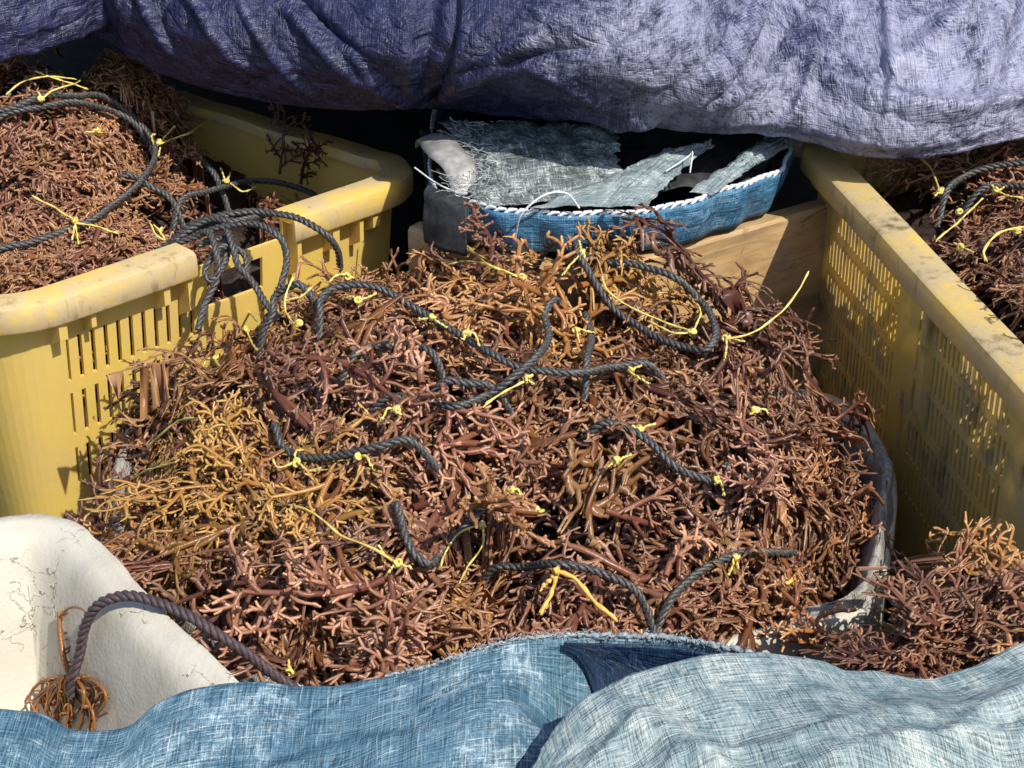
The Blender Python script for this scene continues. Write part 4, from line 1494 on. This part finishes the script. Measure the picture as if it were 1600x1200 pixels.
# frayed hem roll along the visible lip
i0 = int(np.argmin(np.abs(E_[:, 0]-at(600, 1055, .315)[0])))
i1 = int(np.argmin(np.abs(E_[:, 0]-at(1200, 1012, .315)[0])))
j0 = int(np.argmin(np.abs(s)))
hp = spline(P[i0:i1:4, j0], 160)+np.array([0, 0, .002])
hp += np.stack([rng.normal(0, .0006, 160), rng.normal(0, .0006, 160), rng.normal(0, .0006, 160)], 1)
mb = MB()
V, F = tube(hp, (.0010+.0010*sstep(.3, .6, np.linspace(0, 1, 160)))*(1+.3*rng.normal(0, 1, 160).clip(-1, 1)), 8)
mb.add(V, F)
for i in range(500):
    k = rng.integers(1, 158)
    p = hp[k]+rng.normal(0, .0015, 3)
    q = p+(hp[k+1]-hp[k-1])*rng.uniform(-.8, .8)+np.array([0, rng.normal(0, .002), rng.uniform(-.002, .002)])
    V, F = tube(np.array([p, (p+q)/2+rng.normal(0, .0008, 3), q]), .00035, 4)
    mb.add(V, F)
M_HEM = simple('frayed_hem', (.08, .12, .16), (.34, .38, .38), 300, .8, .6, .001)
mb.build('hem', M_HEM, tb)

nu, nv = 240, 170
E2 = edge_from([(800, 1300, .315), (825, 1215, .318), (845, 1165, .322), (872, 1128, .326), (920, 1085, .330), (985, 1052, .332), (1070, 1030, .334), (1180, 1018, .334), (1300, 1040, .332), (1400, 1058, .330), (1450, 1060, .330), (1520, 1040, .330), (1600, 1004, .330), (1720, 985, .33), (1950, 1000, .33)], .33, nu)
B2 = spline([(.0, -1.05, .10), (.2, -1.08, .05), (.5, -1.08, .05), (.85, -1.0, .05)], nu)
P = np.zeros((nu, nv, 3))
s = np.linspace(-.18, 1, nv)
for j, q in enumerate(s):
    if q < 0:
        P[:, j] = E2+np.stack([np.zeros(nu), np.full(nu, .03*(1-math.exp(q*18))), np.full(nu, q*.5)], 1)*sstep(.12, .2, np.linspace(0, 1, nu))[:, None] + np.stack([np.full(nu, q*-.04), np.zeros(nu), np.full(nu, q*.06)], 1)*(1-sstep(.12, .2, np.linspace(0, 1, nu)))[:, None]
    else:
        P[:, j] = E2*(1-q)+B2*q
        P[:, j, 2] += .055*math.sin(min(q, 1)*math.pi)**.8
X, Yy = P[..., 0], P[..., 1]
Sv = np.repeat(s[None], nu, 0)
w = sstep(.0, .12, Sv)
P[..., 2] += w*.015*fbm(X*7+8, Yy*7, 0, 3, 61)
P[..., 2] += w*folds(X, Yy, [(.05, -.68, 55, .10, .016, .012), (.14, -.66, 15, .10, .014, .009), (.20, -.70, -25, .10, .014, .010), (.28, -.66, 8, .09, .015, .012), (.10, -.72, 80, .07, .012, .008), (.02, -.74, 30, .08, .012, .008), (.33, -.62, 35, .07, .012, .008)])
P[..., 2] += w*.005*ridged((X+Yy*.6)*9, (Yy-X*.5)*2.5, 0, 2, 63)
# raised ridge running toward the lower right
c = at(1330, 1150, .34)
ri = (Yy-c[1])-.25*(X-c[0])
P[..., 2] += w*.022*np.exp(-(ri/.035)**2)*sstep(.14, .22, X)
ri2 = (Yy+.66)+.9*(X-.12)
P[..., 2] += w*.010*np.exp(-(ri2/.022)**2)
P = crumple(P, .0030, 15, 71)
tp = sheet('pale_tarp', P, M_PALE)
tag(tp, 'faded pale blue-grey woven tarp in the lower right foreground', 'tarp')

# ------------------------------------------------------------------ purple tarp above
FSIGN = 1.4
nu, nv = 640, 260
ed = [(-420, 140, .42), (-200, 120, .42), (0, 60, .44), (160, 62, .44), (210, 95, .425), (270, 122, .41), (400, 150, .40), (520, 166, .395), (700, 168, .395), (900, 190, .40), (1050, 200, .40), (1150, 208, .395), (1250, 218, .388), (1350, 240, .382), (1430, 244, .385), (1500, 236, .39), (1600, 214, .395), (1700, 200, .40), (2050, 190, .41)]
E3 = spline(np.array([at(a, b, c) for a, b, c in ed]), nu)
s = np.concatenate([np.linspace(-.6, 0, 24, endpoint=False), np.linspace(0, 1, 230, endpoint=False), np.linspace(1, 1.72, 24)])  # last rows: unseen rear drop, added to keep sun off the ground behind
nv = len(s)
P = np.zeros((nu, nv, 3))
x = E3[:, 0]
lean = -.10+.42*sstep(.10, .34, x)         # left part overhangs, right part leans back
for j, q in enumerate(s):
    if q < 0:
        a = -q/.6
        P[:, j] = E3+np.stack([np.zeros(nu), .9*a+np.zeros(nu), .04*a+np.zeros(nu)], 1)
    else:
        P[:, j] = E3+np.stack([np.zeros(nu), lean*min(q, 1)+.75*min(q, 1)**2.6+3*max(q-1, 0)-.045*np.sin(min(q*4.2, math.pi/2))-.095*sstep(-.30, -.10, x)*(1-sstep(.20, .32, x))*np.sin(min(q*2.6, math.pi/2)), np.full(nu, .32*min(q, 1)-1.17*max(q-1, 0))], 1)
X, Z = P[..., 0], P[..., 2]
Sv = np.repeat(s[None], nu, 0)
pos = sstep(0, .06, Sv)
# big bulges and creases
ze = Z-E3[:, 2][:, None]
def bump_(cx, cz, sx, sz, a, rot=0.):
    dx, dz = X-cx, ze-cz
    c_, s_ = math.cos(rot), math.sin(rot)
    u_, v_ = dx*c_+dz*s_, -dx*s_+dz*c_
    return a*np.exp(-(u_/sx)**2-(v_/sz)**2)
P[..., 1] -= pos*(bump_(.42, .055, .17, .05, .035)+bump_(.18, .11, .12, .05, .02, -.35)+bump_(-.12, .07, .07, .09, .02))
P[..., 1] += pos*(bump_(.33, .135, .20, .018, .05, .55)+bump_(-.095, .11, .014, .09, .035, -.1))
P[..., 1] += pos*.02*fbm(X*6, Z*6, 0, 3, 81)
gu_, gv_ = np.gradient(P, axis=0), np.gradient(P, axis=1)
n_ = np.cross(gu_, gv_)
n_ /= np.linalg.norm(n_, axis=2)[..., None]+1e-12
Xr = X+.05*fbm(X*5, Z*5, 0, 2, 7)
diag = ridged((Xr*.55+Z*.83)*7, (Xr*.83-Z*.55)*34, 0, 2, 12)       # slanting wrinkles on the left
vert = ridged(Xr*26, Z*6+X*2, 0, 2, 15)                            # hanging wrinkles on the right
wl = 1-sstep(-.1, .15, X)
fl = folds(X, ze, [(.25, .10, 28, .20, .022, .016), (.40, .16, 35, .18, .018, -.014), (.16, .04, 12, .16, .014, .010), (.48, .06, -8, .16, .016, .011), (.52, .12, 18, .14, .012, .009), (.33, .05, 62, .07, .010, .008),
                   (-.08, .08, 80, .10, .014, -.016), (-.02, .09, 35, .12, .013, .010), (.06, .12, 20, .14, .012, -.009), (-.20, .08, -35, .09, .012, .010), (-.28, .07, -50, .08, .011, .009), (-.36, .09, -40, .08, .012, .010),
                   (-.24, .13, -30, .10, .012, -.009), (-.15, .05, -55, .06, .010, .008), (.44, .10, 75, .06, .010, .008), (.10, .06, -20, .10, .012, .008), (-.45, .10, -60, .08, .012, .010), (.58, .09, 50, .09, .012, -.009)])
P = P+n_*(fl*pos)[..., None]*FSIGN
P = P-n_*((.0045*diag*wl+.0035*vert*(1-wl))*pos)[..., None]
P = crumple(P, .0055, 9, 91, .45)
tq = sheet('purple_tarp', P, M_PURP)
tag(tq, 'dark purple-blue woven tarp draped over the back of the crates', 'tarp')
# loose flap at the upper left, in front of the big one
nu, nv = 90, 60
E4 = spline(np.array([at(-260, 150, .46), at(-60, 108, .46), (at(0, 95, .46)), at(80, 74, .46), at(165, 40, .47), at(230, -20, .50)]), nu)
P = np.zeros((nu, nv, 3))
for j, q in enumerate(np.linspace(0, 1, nv)):
    P[:, j] = E4+np.array([0, .05*math.sin(q*5)*0+.10*q-.03*math.sin(min(q*6, 1.57)), .30*q])
P = crumple(P, .007, 13, 95, .4)
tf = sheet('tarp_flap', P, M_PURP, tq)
